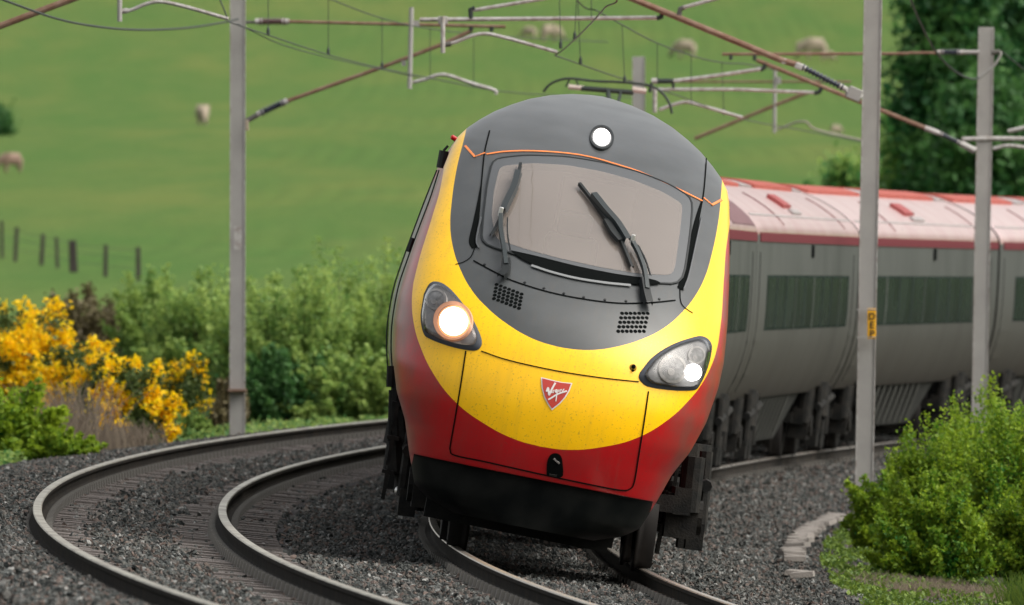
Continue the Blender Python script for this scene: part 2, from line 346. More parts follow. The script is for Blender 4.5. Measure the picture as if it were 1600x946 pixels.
# loose ballast: real stones scattered as instances
def stones(name, n_pts, region, label, smin=.6, smax=1.35, base=.0215):
    pts = region(n_pts)
    me = bpy.data.meshes.new(name); me.vertices.add(len(pts)); me.vertices.foreach_set('co', pts.astype(np.float32).ravel()); me.update()
    o = bpy.data.objects.new(name, me); link(o); tag(o, label, 'ballast', kind='stuff')
    ng = bpy.data.node_groups.new(name + '_scatter', 'GeometryNodeTree')
    ng.interface.new_socket('Geometry', in_out='INPUT', socket_type='NodeSocketGeometry'); ng.interface.new_socket('Geometry', in_out='OUTPUT', socket_type='NodeSocketGeometry')
    N = ng.nodes; L = ng.links; gi = N.new('NodeGroupInput'); go = N.new('NodeGroupOutput'); g2i = N.new('GeometryNodeGeometryToInstance')
    for k in range(6):
        ic = N.new('GeometryNodeMeshIcoSphere'); ic.inputs['Radius'].default_value = base; ic.inputs['Subdivisions'].default_value = 1 if k < 3 else 2
        nz = N.new('ShaderNodeTexNoise'); nz.noise_dimensions = '4D'; nz.inputs['W'].default_value = k * 3.7 + 1; nz.inputs['Scale'].default_value = 22 if k < 3 else 30
        po = N.new('GeometryNodeInputPosition'); L.new(po.outputs[0], nz.inputs['Vector'])
        sb = N.new('ShaderNodeVectorMath'); sb.operation = 'SUBTRACT'; sb.inputs[1].default_value = (.5, .5, .5); L.new(nz.outputs['Color'], sb.inputs[0])
        sc = N.new('ShaderNodeVectorMath'); sc.operation = 'SCALE'; sc.inputs[3].default_value = .085; L.new(sb.outputs[0], sc.inputs[0])
        sp = N.new('GeometryNodeSetPosition'); L.new(ic.outputs[0], sp.inputs[0]); L.new(sc.outputs[0], sp.inputs['Offset'])
        sh = N.new('GeometryNodeSetShadeSmooth'); sh.inputs['Shade Smooth'].default_value = False; L.new(sp.outputs[0], sh.inputs[0])
        sm = N.new('GeometryNodeSetMaterial'); sm.inputs['Material'].default_value = M['stone']; L.new(sh.outputs[0], sm.inputs[0])
        L.new(sm.outputs[0], g2i.inputs[0])
    iop = N.new('GeometryNodeInstanceOnPoints'); L.new(gi.outputs[0], iop.inputs['Points']); L.new(g2i.outputs[0], iop.inputs['Instance']); iop.inputs['Pick Instance'].default_value = True
    rv = N.new('FunctionNodeRandomValue'); rv.data_type = 'INT'
    rv.inputs['Min'].default_value and None
    for i in rv.inputs:
        if i.type == 'INT' and i.name == 'Max': i.default_value = 5
        if i.type == 'INT' and i.name == 'Min': i.default_value = 0
    L.new([x for x in rv.outputs if x.type == 'INT'][0], iop.inputs['Instance Index'])
    rr = N.new('FunctionNodeRandomValue'); rr.data_type = 'FLOAT_VECTOR'; rr.inputs[0].default_value = (0, 0, 0); rr.inputs[1].default_value = (6.28, 6.28, 6.28); rr.inputs['Seed'].default_value = 3
    L.new(rr.outputs[0], iop.inputs['Rotation'])
    rs = N.new('FunctionNodeRandomValue'); rs.data_type = 'FLOAT_VECTOR'; rs.inputs[0].default_value = (smin,) * 3; rs.inputs[1].default_value = (smax, smax, smax * .8); rs.inputs['Seed'].default_value = 9
    L.new(rs.outputs[0], iop.inputs['Scale']); L.new(iop.outputs[0], go.inputs[0])
    md = o.modifiers.new('scatter', 'NODES'); md.node_group = ng
    return o
def region_main(n):
    s = -55 + 190 * rng.random(n) ** 1.25; u = np.where(rng.random(n) < .12, rng.uniform(-5.2, -3.0, n), rng.uniform(-3.6, 6.3, n))
    keep = np.ones(n, bool); z = np.empty(n)
    X = CA + RAD - (RAD + u) * np.cos(s / RAD); Y = CB + (RAD + u) * np.sin(s / RAD); z = gz(X, Y) + rng.uniform(-.012, .018, n)
    for t, uc in ((2, 0), (1, G1)):
        v = u - uc
        keep &= ~((np.abs(np.abs(v) - .7675) < .10))
        edge = 0.32 + .07 * np.sin(s * .9) + .05 * np.sin(s * 3.1)
        if t == 1:
            shoulder = (v > .9)
            bare = (np.abs(v) > edge) & (v < .7) & (v > -1.33)
        else:
            bare = (np.abs(v) > edge + .12) & (np.abs(v) < 1.0) & (s < -25)
            shoulder = np.zeros(n, bool)
        p = rng.random(n); keep &= (u > -3.0 - 2.2 * p)
        keep &= ~(bare & (p < .85))
        inside = (np.abs(v) < 1.28)
        z = np.where(inside & ~bare, z + .025, z); z = np.where((v > .86) & (v < 1.6) & (t == 1), z + .05, z)
    keep &= ~((u < -2.56) & (u > -2.88) & (s > 14) & (rng.random(n) < .8))
    return np.stack([X, Y, z], -1)[keep]
stones('ballast', 330000, region_main, 'dark grey and reddish loose ballast stones heaped round the two curved tracks')

# concrete cable trough lids along the right-hand cess
tr = empty('cable_trough', track(14, -2.65, -.5), 'broken line of pale concrete trough lids in the ballast right of the train', 'cable trough')
lid = MB().box((0, 0, 0), (.22, .60, .05), taper=.96).mesh('trough_lid', M['concrete'])
s = 2.0; k = 0
while s < 40:
    gap = (rnd.random() < (.75 if s < 12 else .15) and s < 19)
    if not gap:
        if rnd.random() < .15 and s < 24: s += .66; continue
        p = track(s, -2.72 + rnd.uniform(-.03, .03)); p.z = float(gz(p.x, p.y)) + .055
        o = bpy.data.objects.new('trough_lid', lid); link(o, tr)
        o.matrix_local = Matrix.Translation(p - tr.location) @ Matrix.Rotation(-heading(s) + rnd.uniform(-.12, .12), 4, 'Z') @ Matrix.Rotation(rnd.uniform(-.08, .12), 4, 'Y')
    s += .66; k += 1

# ------------------------------------------------------------------ train body section (also the nose outline), in the tilted body frame
TH = R_(11.3)
WB = [.20, .27, .36, .6, .84, 1.05, 1.3, 1.6, 1.8, 2.1, 2.5, 2.9, 3.08, 3.18, 3.27, 3.36, 3.45, 3.53, 3.61, 3.68, 3.73, 3.755, 3.76]
WW = [.58, .79, .92, 1.01, 1.09, 1.20, 1.28, 1.325, 1.33, 1.305, 1.25, 1.185, 1.152, 1.118, 1.055, .965, .86, .74, .60, .43, .25, .10, .0]
def w_of(b): return max(.001, float(np.interp(b, WB, WW)))
PB = [.20, .40, .585, .60, .8, 1.0, 1.2, 1.45, 1.7, 1.9, 2.1, 2.4, 2.7, 3.0, 3.2, 3.4, 3.55, 3.65, 3.72, 3.76]
PD = [.22, .18, .155, .115, .05, .012, 0, .035, .13, .27, .47, .86, 1.30, 1.80, 2.20, 2.72, 3.25, 3.75, 4.2, 4.7]
KB = [.2, 1.0, 1.6, 2.1, 2.6, 3.1, 3.4, 3.6, 3.76]
KD = [.75, 1.05, 1.25, 1.15, .95, .8, .6, .4, .2]
_bx = np.linspace(.2, 3.76, 600)
def _sm(xs, ys, k=15):
    y = np.interp(_bx, xs, ys); yp = np.pad(y, k, mode='edge'); return np.convolve(yp, np.ones(2 * k + 1) / (2 * k + 1), 'same')[k:-k]
_Ps = smoothint(_bx, PB[3:], PD[3:]); _Ps = np.where(_bx < .6, np.interp(_bx, PB[:4], PD[:4]), _Ps); _Ks = _sm(KB, KD, 30)
PE = 2.4
def nose_y(a, b):
    w_ = w_of(b); r = min(abs(a) / w_, .99999)
    return float(np.interp(b, _bx, _Ps)) + float(np.interp(b, _bx, _Ks)) * (1 - (1 - r ** PE) ** (1 / PE))
YAW = .010
def frame(origin, yaw, roll):
    y = Vector((-math.sin(yaw), math.cos(yaw), 0)); x0 = Vector((math.cos(yaw), math.sin(yaw), 0)); z0 = Vector((0, 0, 1))
    x = x0 * math.cos(roll) - z0 * math.sin(roll); z = x0 * math.sin(roll) + z0 * math.cos(roll)
    m = Matrix.Identity(4)
    for i in range(3): m[i][0] = x[i]; m[i][1] = y[i]; m[i][2] = z[i]; m[i][3] = origin[i]
    return m
NOSE = frame(P(812, 864, 122.6), YAW, TH)
def proj(p): return np.array([800 + F * p.x / p.y, YH + F * (H - p.z) / p.y])
def nsurf(a, b, off=0.0):
    b = min(max(b, .2), 3.755); wl = w_of(b) * .999; a = min(max(a, -wl), wl)
    p = Vector((a, nose_y(a, b), b))
    if off:
        e = .01; a2 = a - e if a > 0 else a + e; b2 = b - e if b > 2 else b + e
        q = Vector((a2, nose_y(a2, b), b)) - p; r = Vector((a, nose_y(a, b2), b2)) - p
        n = q.cross(r).normalized()
        if n.y > 0: n = -n
        p = p + n * off
    return p
def pix2ab(px, py):
    v = np.array([px - 812., 864. - py]) / 193; a = v @ [math.cos(TH), -math.sin(TH)]; b = v @ [math.sin(TH), math.cos(TH)]
    for _ in range(12):
        a = min(max(a, -1.4), 1.4); b = min(max(b, .2), 3.75); aa = min(max(a, -w_of(b) * .999), w_of(b) * .999)
        q = proj(NOSE @ nsurf(aa, b)); e = np.array([px, py]) - q; e[1] = -e[1]; e /= 193
        a = aa + (e @ [math.cos(TH), -math.sin(TH)]) * .8; b += (e @ [math.sin(TH), math.cos(TH)]) * .8
    return a, b
def stroke(name, pts, wid, mt, parent, off=.004, thick=None, closed=False, sm=6, raw=False, ab=False):
    q = pts if ab else [pix2ab(*p) for p in pts]
    if closed: q = q + [q[0]]
    if not raw: q = spline(q, sm)
    vs = [nsurf(a, b, off) for a, b in q]; mb = MB(); n = len(vs)
    W_ = np.interp(np.linspace(0, 1, n), np.linspace(0, 1, len(wid)), wid) if isinstance(wid, (list, tuple)) else [wid] * n
    for i, (a, b) in enumerate(q):
        t = (vs[min(i + 1, n - 1)] - vs[max(i - 1, 0)]).normalized(); nn = (nsurf(a, b, off + .02) - vs[i]).normalized()
        sdir = t.cross(nn).normalized() * float(W_[i]) / 2; dn = nn * (thick or .003)
        mb.v += [tuple(vs[i] - sdir), tuple(vs[i] - sdir * .8 + dn), tuple(vs[i] + sdir * .8 + dn), tuple(vs[i] + sdir)]
    for i in range(n - 1):
        for k in range(3): mb.f.append((4*i+k, 4*i+k+1, 4*i+k+5, 4*i+k+4)); mb.m.append(0)
    return mb.build(name, mt, parent, smooth=False)
def patch(name, pts, mt, parent, off=.004, bulge=0, rings=6, raw=False, skirt=.0, ab=False):
    q = pts if ab else [pix2ab(*p) for p in pts]
    if not raw: q = spline(q + [q[0]], 6)[:-1]
    q = np.array(q); c = q.mean(0); vs = []; fs = []; n = len(q)
    vs.append(nsurf(c[0], c[1], off + bulge))
    for r in range(1, rings + 1):
        t = r / rings
        for k in range(n):
            p = c + (q[k] - c) * t; vs.append(nsurf(p[0], p[1], off + bulge * (1 - t * t)))
    for k in range(n): fs.append((0, 1 + k, 1 + (k + 1) % n))
    for r in range(rings - 1):
        for k in range(n):
            a = 1 + r * n + k; b = 1 + r * n + (k + 1) % n; fs.append((a, b, b + n, a + n))
    if skirt:
        st = len(vs)
        for k in range(n): vs.append(nsurf(q[k][0], q[k][1], off - skirt))
        e = 1 + (rings - 1) * n
        for k in range(n): fs.append((e + k, e + (k + 1) % n, st + (k + 1) % n, st + k))
    return MB().add(vs, fs).build(name, mt, parent, smooth=True)

# livery: a procedural paint map over the shell (dark front panel, yellow smile, red below, silver side, black chin)
def livery():
    m = bpy.data.materials.new('nose_livery'); m.use_nodes = True; t = m.node_tree; b = t.nodes['Principled BSDF']; L = t.links; N = t.nodes
    tc = N.new('ShaderNodeTexCoord'); sx = N.new('ShaderNodeSeparateXYZ'); L.new(tc.outputs['Object'], sx.inputs[0])
    def mth(op, a, c=None, clamp=False):
        n = N.new('ShaderNodeMath'); n.operation = op; n.use_clamp = clamp
        for i, v in ((0, a), (1, c)):
            if v is None: continue
            if hasattr(v, 'is_linked'): L.new(v, n.inputs[i])
            else: n.inputs[i].default_value = v
        return n.outputs[0]
    def curve(v, xs, ys, x0, x1, y1):
        n = N.new('ShaderNodeFloatCurve'); L.new(mth('DIVIDE', mth('SUBTRACT', v, x0), x1 - x0), n.inputs['Value'])
        c = n.mapping.curves[0]; n.mapping.use_clip = False
        pts = [((x - x0) / (x1 - x0), y / y1) for x, y in zip(xs, ys)]
        c.points[0].location = pts[0]; c.points[1].location = pts[-1]
        for p in pts[1:-1]: c.points.new(*p)
        for p in c.points: p.handle_type = 'AUTO_CLAMPED'
        n.mapping.update(); return mth('MULTIPLY', n.outputs[0], y1)
    A = mth('ABSOLUTE', sx.outputs[0]); B = sx.outputs[2]; Y = sx.outputs[1]
    hb = curve(B, [1.665, 1.675, 1.70, 1.76, 1.86, 1.98, 2.12, 2.28, 2.45, 2.65, 2.9, 3.2, 3.76], [0, .14, .27, .44, .63, .785, .90, .99, 1.045, 1.07, 1.08, 1.065, 1.04], 1.665, 3.76, 1.2)
    dark = mth('MULTIPLY', mth('LESS_THAN', A, hb), mth('GREATER_THAN', B, 1.667))
    ga = curve(A, [0, .2, .46, .75, .95, 1.08, 1.18, 1.235, 1.25], [.86, .875, .945, 1.085, 1.26, 1.43, 1.62, 1.82, 2.0], 0, 1.25, 2.2)
    we = curve(B, [.6, 1.0, 1.6, 2.1, 2.5, 2.75, 2.95, 3.1, 3.3, 3.76], [1.0, 1.13, 1.25, 1.24, 1.20, 1.18, 1.185, 1.3, 1.4, 1.4], .6, 3.76, 1.5)
    yel = mth('MULTIPLY', mth('GREATER_THAN', B, ga), mth('LESS_THAN', A, we)); yel = mth('MULTIPLY', yel, mth('LESS_THAN', Y, 3.1))
    chin = mth('MULTIPLY', mth('LESS_THAN', B, .60), mth('LESS_THAN', A, .975))
    side = mth('GREATER_THAN', Y, 6.5)
    nz = N.new('ShaderNodeTexNoise'); nz.inputs['Scale'].default_value = 3.2; nz.inputs['Detail'].default_value = 7; L.new(tc.outputs['Object'], nz.inputs['Vector'])
    def mr(v, a, c, d=0, e=1):
        r = N.new('ShaderNodeMapRange'); L.new(v, r.inputs[0]); r.inputs[1].default_value = a; r.inputs[2].default_value = c; r.inputs[3].default_value = d; r.inputs[4].default_value = e; return r.outputs[0]
    def mix(f, a, c):
        x = N.new('ShaderNodeMix'); x.data_type = 'RGBA'
        for i, v in ((0, f), (6, a), (7, c)):
            if hasattr(v, 'is_linked'): L.new(v, x.inputs[i])
            else: x.inputs[i].default_value = v if i == 0 else (*v, 1)
        return x.outputs[2]
    n1 = mr(nz.outputs[0], .35, .7)
    low = mr(B, .6, 1.5, 1, 0)                                     # road grime sits lowest on the panel
    red = mix(n1, (.40, .004, .007), (.33, .006, .008)); yl = mix(mth('MULTIPLY', n1, .35), (.98, .56, .001), (.88, .47, .001))
    redg = mix(mth('MULTIPLY', n1, mr(A, .85, 1.2, .05, .75)), red, (.15, .065, .05))
    c = mix(yel, redg, yl); c = mix(dark, c, mix(n1, (.060, .066, .069), (.045, .050, .052)))
    c = mix(side, c, mix(n1, (.16, .165, .15), (.12, .125, .11))); c = mix(mth('MULTIPLY', side, mth('GREATER_THAN', B, 2.9)), c, (.40, .04, .03))
    fine = N.new('ShaderNodeTexNoise'); fine.inputs['Scale'].default_value = 60; fine.inputs['Detail'].default_value = 3; L.new(tc.outputs['Object'], fine.inputs['Vector'])
    spk = mr(fine.outputs[0], .61, .68, 0, .33); c = mix(spk, c, (.06, .05, .04))
    mpv = N.new('ShaderNodeMapping'); mpv.inputs['Scale'].default_value = (11, 3, .7); L.new(tc.outputs['Object'], mpv.inputs[0]); stn = N.new('ShaderNodeTexNoise'); stn.inputs['Scale'].default_value = 2.2; stn.inputs['Detail'].default_value = 5; L.new(mpv.outputs[0], stn.inputs['Vector'])
    c = mix(mr(stn.outputs[0], .50, .75, 0, .12), c, (.10, .075, .05))
    c = mix(chin, c, mix(n1, (.004, .005, .005), (.012, .013, .012)))
    L.new(c, b.inputs['Base Color'])
    ro = mix(dark, mr(nz.outputs[0], .3, .7, .36, .50), mr(nz.outputs[0], .3, .7, .42, .52)); L.new(mix(chin, ro, .75) if False else ro, b.inputs['Roughness'])
    b.inputs['Specular IOR Level'].default_value = .04; b.inputs['Coat Weight'].default_value = 1.0; b.inputs['Coat Roughness'].default_value = .30; b.inputs['Coat IOR'].default_value = 1.45; L.new(mth('SUBTRACT', 1.0, chin), b.inputs['Coat Weight'])
    return m
M['livery'] = livery()

# ------------------------------------------------------------------ bogies and cars
def car_frame(s0, s1, dl=-.13, dz=.05):
    p0 = track(s0 + 3, 0, .0885); p1 = track(s1 - 3, 0, .0885); d = (p1 - p0).normalized(); p = p0 - d * 3
    yaw = -math.atan2(d.x, d.y); m = frame(p, yaw, TH)
    off = frame(p, yaw, R_(0)); p = p + Vector((off[0][0], off[1][0], 0)) * dl + Vector((0, 0, dz))
    return frame(p, yaw, TH), (s1 - s0)
ROLLT = math.atan(.1768 / 1.5)
_bcache = {}
def bogie(root, s, name='bogie', detail=True):
    c = track(s, 0, .0885); m = frame(c, -heading(s), ROLLT)
    b = bpy.data.objects.new(name, None); b.empty_display_size = .2
    COL.objects.link(b); b.parent = root; b.matrix_parent_inverse = Matrix.Identity(4); b.matrix_local = root.matrix_world.inverted() @ m
    if 'f' not in _bcache:
        f = MB()
        for x in (-1, 1):
            f.box((x * 1.02, 0, .58), (.14, 3.3, .22)); f.box((x * 1.02, 0, .42), (.18, 1.2, .26))
            for y in (-1.35, 1.35):
                f.box((x * 1.03, y, .46), (.26, .42, .36)); f.tube([(x * 1.10, y, .46), (x * 1.2, y, .46)], .14, 12)
                f.tube([(x * 1.08, y + .2, .5), (x * 1.08, y + .2, .95)], .09, 10); f.tube([(x * 1.08, y - .2, .5), (x * 1.08, y - .2, .95)], .09, 10)
                f.tube([(x * 1.22, y * .55, .35), (x * 1.2, y * .55, 1.0)], .055, 8)
            f.tube([(x * 1.22, -1.0, .72), (x * 1.24, 1.2, .85)], .05, 8); f.tube([(x * 1.05, 0, .6), (x * 1.05, 0, 1.05)], [.26, .22], 14)
            f.box((x * 1.16, .65, .35), (.12, .5, .35)); f.box((x * 1.18, -.75, .30), (.14, .35, .22))
        f.box((0, 0, .62), (2.0, .5, .2)); f.box((0, 1.7, .55), (1.9, .12, .14)); f.box((0, -1.7, .55), (1.9, .12, .14))
        _bcache['f'] = f.mesh('bogie_frame', M['bogie'])
        wh = MB()
        wh.lathe((0, 0, 0), (1, 0, 0), [(-.07, .1), (-.07, .38), (-.068, .425), (.03, .43), (.06, .44), (.065, .462), (.09, .462), (.095, .40), (.07, .37), (.03, .34), (.03, .14), (.07, .12), (.07, .0)], 32)
        _bcache['w'] = wh.mesh('wheel', M['wheel'], True)
        _bcache['a'] = MB().tube([(-.7, 0, 0), (.7, 0, 0)], .09, 12).mesh('axle', M['wheel'], True)
    link(bpy.data.objects.new('bogie_frame', _bcache['f']), b)
    for y in (-1.35, 1.35):
        o = link(bpy.data.objects.new('axle', _bcache['a']), b); o.location = (0, y, .43)
        for x in (-1, 1):
            o = link(bpy.data.objects.new('wheel', _bcache['w']), b); o.location = (x * .765, y, .43)
            o.rotation_euler = (0, 0, math.pi if x > 0 else 0)
    return b

# ---- leading car
train = empty('train_driving_car', NOSE, 'leaning front car of the train with yellow nose, dark windscreen panel and lit headlights', 'train', 'cars of the tilting express train')
LEN = 24.8
# windscreen, its seal and the surrounding rebate
scr = [(781, 262), (830, 257), (884, 260), (940, 270), (990, 284), (1035, 302), (1066, 321), (1062, 360), (1052, 432), (1000, 430), (940, 420), (880, 407), (830, 394), (775, 376), (768, 340), (772, 300)]
def offs(poly, k):
    p = np.array(poly, float); c = p.mean(0); d = p - c; L = np.linalg.norm(d, axis=1)[:, None]; return [tuple(x) for x in p + d / L * k]
def build_nose():
    # rows follow the outline by arc length so the domed roof is evenly sampled
    ob = np.interp(np.linspace(0, 1, 900), np.linspace(0, 1, len(WB)), WB); bb = np.linspace(.2, 3.76, 4000); ww = np.interp(bb, WB, WW)
    pp = np.interp(bb, _bx, _Ps)
    L_ = np.r_[0, np.cumsum(np.sqrt(np.diff(bb) ** 2 + np.diff(ww) ** 2 + .35 * np.diff(pp) ** 2))]
    rows = np.interp(np.linspace(0, L_[-1], 150), L_, bb); rows = np.sort(np.r_[rows, .586, .601])
    taus = np.linspace(-math.pi / 2, math.pi / 2, 91); ys_side = [.15, .5, 1.2, 2.2, 3.5, 5, 8, 14, LEN - .6]
    V = []; 
    for b in rows:
        wv = w_of(b); p0 = float(np.interp(b, _bx, _Ps)); k = float(np.interp(b, _bx, _Ks)); edge = p0 + k
        ext = [edge + (LEN - edge) * (y / (LEN - .6)) for y in ys_side]
        row = [(-wv, y, b) for y in ext[::-1]]
        for t in taus:
            sn = math.copysign(abs(math.sin(t)) ** (2 / PE), t); cs = abs(math.cos(t)) ** (2 / PE)
            row.append((wv * sn, p0 + k * (1 - cs), b))
        row += [(wv, y, b) for y in ext]
        V += row
    n = len(rows); m = len(taus) + 2 * len(ys_side); idx = np.arange(n * m).reshape(n, m)
    q = np.stack([idx[:-1, :-1], idx[:-1, 1:], idx[1:, 1:], idx[1:, :-1]], -1).reshape(-1, 4)
    Va = np.array(V); cc = Va[q].mean(1); hole = np.array([pix2ab(*p_) for p_ in offs(scr, 5)]); ins = np.zeros(len(q), bool); jn = len(hole) - 1
    for i_ in range(len(hole)):                # leave the skin open behind the windscreen
        (xi, yi), (xj, yj) = hole[i_], hole[jn]; cr = ((yi > cc[:, 2]) != (yj > cc[:, 2])) & (cc[:, 0] < (xj - xi) * (cc[:, 2] - yi) / (yj - yi + 1e-12) + xi); ins ^= cr; jn = i_
    q = q[~(ins & (cc[:, 1] < 3.2))]
    me = fast_mesh('nose_shell', Va, q, M['livery'], None, True); me.set_sharp_from_angle(angle=R_(50))
    link(bpy.data.objects.new('body_shell', me), train)
    # floor under the shell
    r0 = V[:m]; fl = MB().add(r0, [tuple(range(m))]); fl.build('underfloor', M['black'], train)
    MB().add([(-w_of(b), LEN, b) for b in rows] + [(w_of(b), LEN, b) for b in rows[::-1]], [tuple(range(2 * n))]).build('end_wall', M['black'], train)
build_nose()

def rounded(poly, n=5, f=.2):
    o = []; m = len(poly)
    for i in range(m):
        a = np.array(poly[i - 1], float); b = np.array(poly[i], float); c = np.array(poly[(i + 1) % m], float)
        p = b + (a - b) * min(f, .5); q = b + (c - b) * min(f, .5)
        for t in np.linspace(0, 1, n): o.append(tuple((1 - t) ** 2 * p + 2 * t * (1 - t) * b + t * t * q))
    return o
rubber = mat('screen_seal_grey', (.07, .076, .082), .5)
scr_out = [(770, 250), (820, 244), (884, 246), (945, 256), (1000, 271), (1045, 289), (1082, 312), (1078, 365), (1066, 445), (1005, 443), (940, 433), (880, 420), (820, 404), (752, 382), (755, 340), (761, 290)]
def ring(name, outer, inner, mt, parent, o1, o2, lip=.06, steps=4):
    A_ = [pix2ab(*p_) for p_ in outer]; B_ = [pix2ab(*p_) for p_ in inner]; n = len(A_); vs = [nsurf(*p_, o1 - .02) for p_ in A_]; rows = 1
    for k_ in range(steps + 1):
        t = k_ / steps; vs += [nsurf(a_[0] + (b_[0] - a_[0]) * t, a_[1] + (b_[1] - a_[1]) * t, o1 + (o2 - o1) * t) for a_, b_ in zip(A_, B_)]; rows += 1
    vs += [nsurf(*p_, o2 - lip) for p_ in B_]; rows += 1
    return MB().add(vs, [(q_ * n + i_, q_ * n + (i_ + 1) % n, (q_ + 1) * n + (i_ + 1) % n, (q_ + 1) * n + i_) for q_ in range(rows - 1) for i_ in range(n)]).build(name, mt, parent, auto=True)
ring('screen_surround', rounded(scr_out, 4, .3), rounded(scr, 4, .22), rubber, train, .008, .010)
cabwall = mat('cab_wall', (.30, .28, .26), .8, noise=.2, nscale=2); cabdark = mat('cab_dark', (.03, .032, .035), .7)
MB().add([(-.98, 3.1, 1.9), (.98, 3.1, 1.9), (.98, 3.1, 3.2), (-.98, 3.1, 3.2)], [(0, 1, 2, 3)]).build('cab_bulkhead', cabwall, train)
MB().box((.1, 3.06, 2.5), (.62, .04, 1.1)).build('cab_door', mat('cab_door', (.42, .39, .35), .6), train, bevel=.02)
MB().add([(-.6, .75, 1.98), (.6, .75, 1.98), (.9, 1.5, 2.12), (-.9, 1.5, 2.12), (-.9, 1.5, 1.6), (.9, 1.5, 1.6)], [(0, 1, 2, 3), (3, 2, 5, 4)]).build('cab_desk', cabdark, train)
MB().box((-.0, 1.35, 2.17), (.5, .18, .16), taper=.8).box((-.62, 1.3, 2.15), (.3, .16, .14), taper=.8).build('desk_console', mat('console_grey', (.12, .12, .12), .5), train, bevel=.02)
st_ = MB(); st_.box((-.05, 2.2, 2.28), (.5, .14, .6), taper=.85); st_.build('driver_seat', cabdark, train, bevel=.05)
MB().box((-.05, 2.18, 2.66), (.28, .12, .2)).build('headrest', cabdark, train, bevel=.04)
for x_ in (-.92, .92): MB().add([(x_, 1.0, 1.9), (x_, 3.1, 1.9), (x_, 3.1, 3.0), (x_, 2.5, 2.9)], [(0, 1, 2, 3)]).build('cab_side', cabwall, train)
gmn = gm.node_tree.nodes['Principled BSDF']; gmn.inputs['Alpha'].default_value = .62
stroke('screen_seal', rounded(scr_out, 4, .3), .018, M['rubber'], train, off=.010, closed=True, raw=True)
patch('windscreen', rounded(scr, 4, .22), M['screen'], train, off=.012, rings=12, raw=True)
# the dark trough under the screen
patch('wiper_trough', [(795, 393), (840, 403), (900, 418), (960, 430), (1014, 438), (1030, 445), (1000, 447), (940, 441), (880, 432), (825, 412)], M['seam'], train, off=.016, rings=3)
stroke('lower_screen_lip', [(830, 417), (860, 427), (900, 437), (945, 444), (985, 448)], .03, mat('lip_grey', (.17, .18, .185), .45), train, off=.014)
# A-pillar gutters each side
for pts in ([(765, 205), (757, 240), (752, 290), (745, 340), (738, 375), (742, 388)], [(1103, 248), (1098, 310), (1090, 340), (1080, 385), (1070, 430), (1062, 452)]):
    stroke('pillar_seam', pts[:3], .012, M['seam'], train, off=.004)
    stroke('pillar_gutter', pts[2:] if pts[0][0] < 900 else pts[1:], [.012, .045, .055, .05], M['seam'], train, off=.004, thick=.004)
    stroke('gutter_lip', [(x + (7 if pts[0][0] < 900 else 5), y + 2) for x, y in (pts[3:] if pts[0][0] < 900 else pts[2:])], .014, rubber, train, off=.010, thick=.01)
stroke('bonnet_seam', [(740, 408), (775, 427), (800, 439), (850, 455), (900, 466), (960, 474), (1010, 474), (1055, 470)], .012, M['seam'], train)
for x, y in [(757, 418), (820, 446), (850, 455), (881, 463), (912, 469), (945, 473), (978, 475), (1030, 472)]:
    a, b = pix2ab(x, y - 4); c = nsurf(a, b); n = (nsurf(a, b, .02) - c).normalized(); MB().lathe(c, n, [(0, .012), (.008, .010), (.008, 0)], 8).build('bolt_head', M['rubber'], train)
for pts in ([(742, 388), (736, 402), (725, 410), (712, 414)], [(1062, 452), (1063, 470), (1068, 480), (1082, 490)]): stroke('corner_seam', pts, .008, M['seam'], train)
stroke('orange_line', [(760, 242), (790, 238), (830, 237), (880, 240), (920, 246), (960, 257), (1000, 270), (1050, 292), (1097, 315)], .022, M['orange'], train, off=.006)
stroke('orange_line', [(727, 229), (742, 246), (758, 240)], .022, M['orange'], train, off=.006, raw=True)
stroke('orange_line', [(1099, 310), (1112, 321), (1127, 313)], .022, M['orange'], train, off=.006, raw=True)
# coupler cover seams
stroke('cover_seam', [(728, 549), (722, 590), (713, 645), (705, 690), (704, 704), (712, 712), (760, 722), (840, 740), (920, 757), (968, 766), (984, 764), (991, 752), (998, 710), (1006, 660), (1013, 612)], .013, M['seam'], train, sm=4)
stroke('cover_seam', [(752, 549), (790, 562), (850, 576), (900, 585), (950, 592), (998, 597)], .009, M['seam'], train)
# grille holes: two blocks of drilled vents
gh = MB()
def grille(c0, c1, c2, nx, ny, skew):
    for j in range(ny):
        for i in range(nx):
            x = c0[0] + (c1[0] - c0[0]) * i / (nx - 1) + (c2[0] - c0[0]) * j / (ny - 1); y = c0[1] + (c1[1] - c0[1]) * i / (nx - 1) + (c2[1] - c0[1]) * j / (ny - 1)
            a, b = pix2ab(x, y); c = nsurf(a, b, .001); n = (nsurf(a, b, .02) - c).normalized()
            gh.lathe(c, n, [(0, .0165), (.003, .0155), (.003, 0)], 10)
grille((776, 445), (815, 460), (772, 467), 7, 5, 0); grille((972, 490), (1012, 490), (966, 518), 7, 5, 0)
gr = gh.build('vent_holes', M['seam'], train)
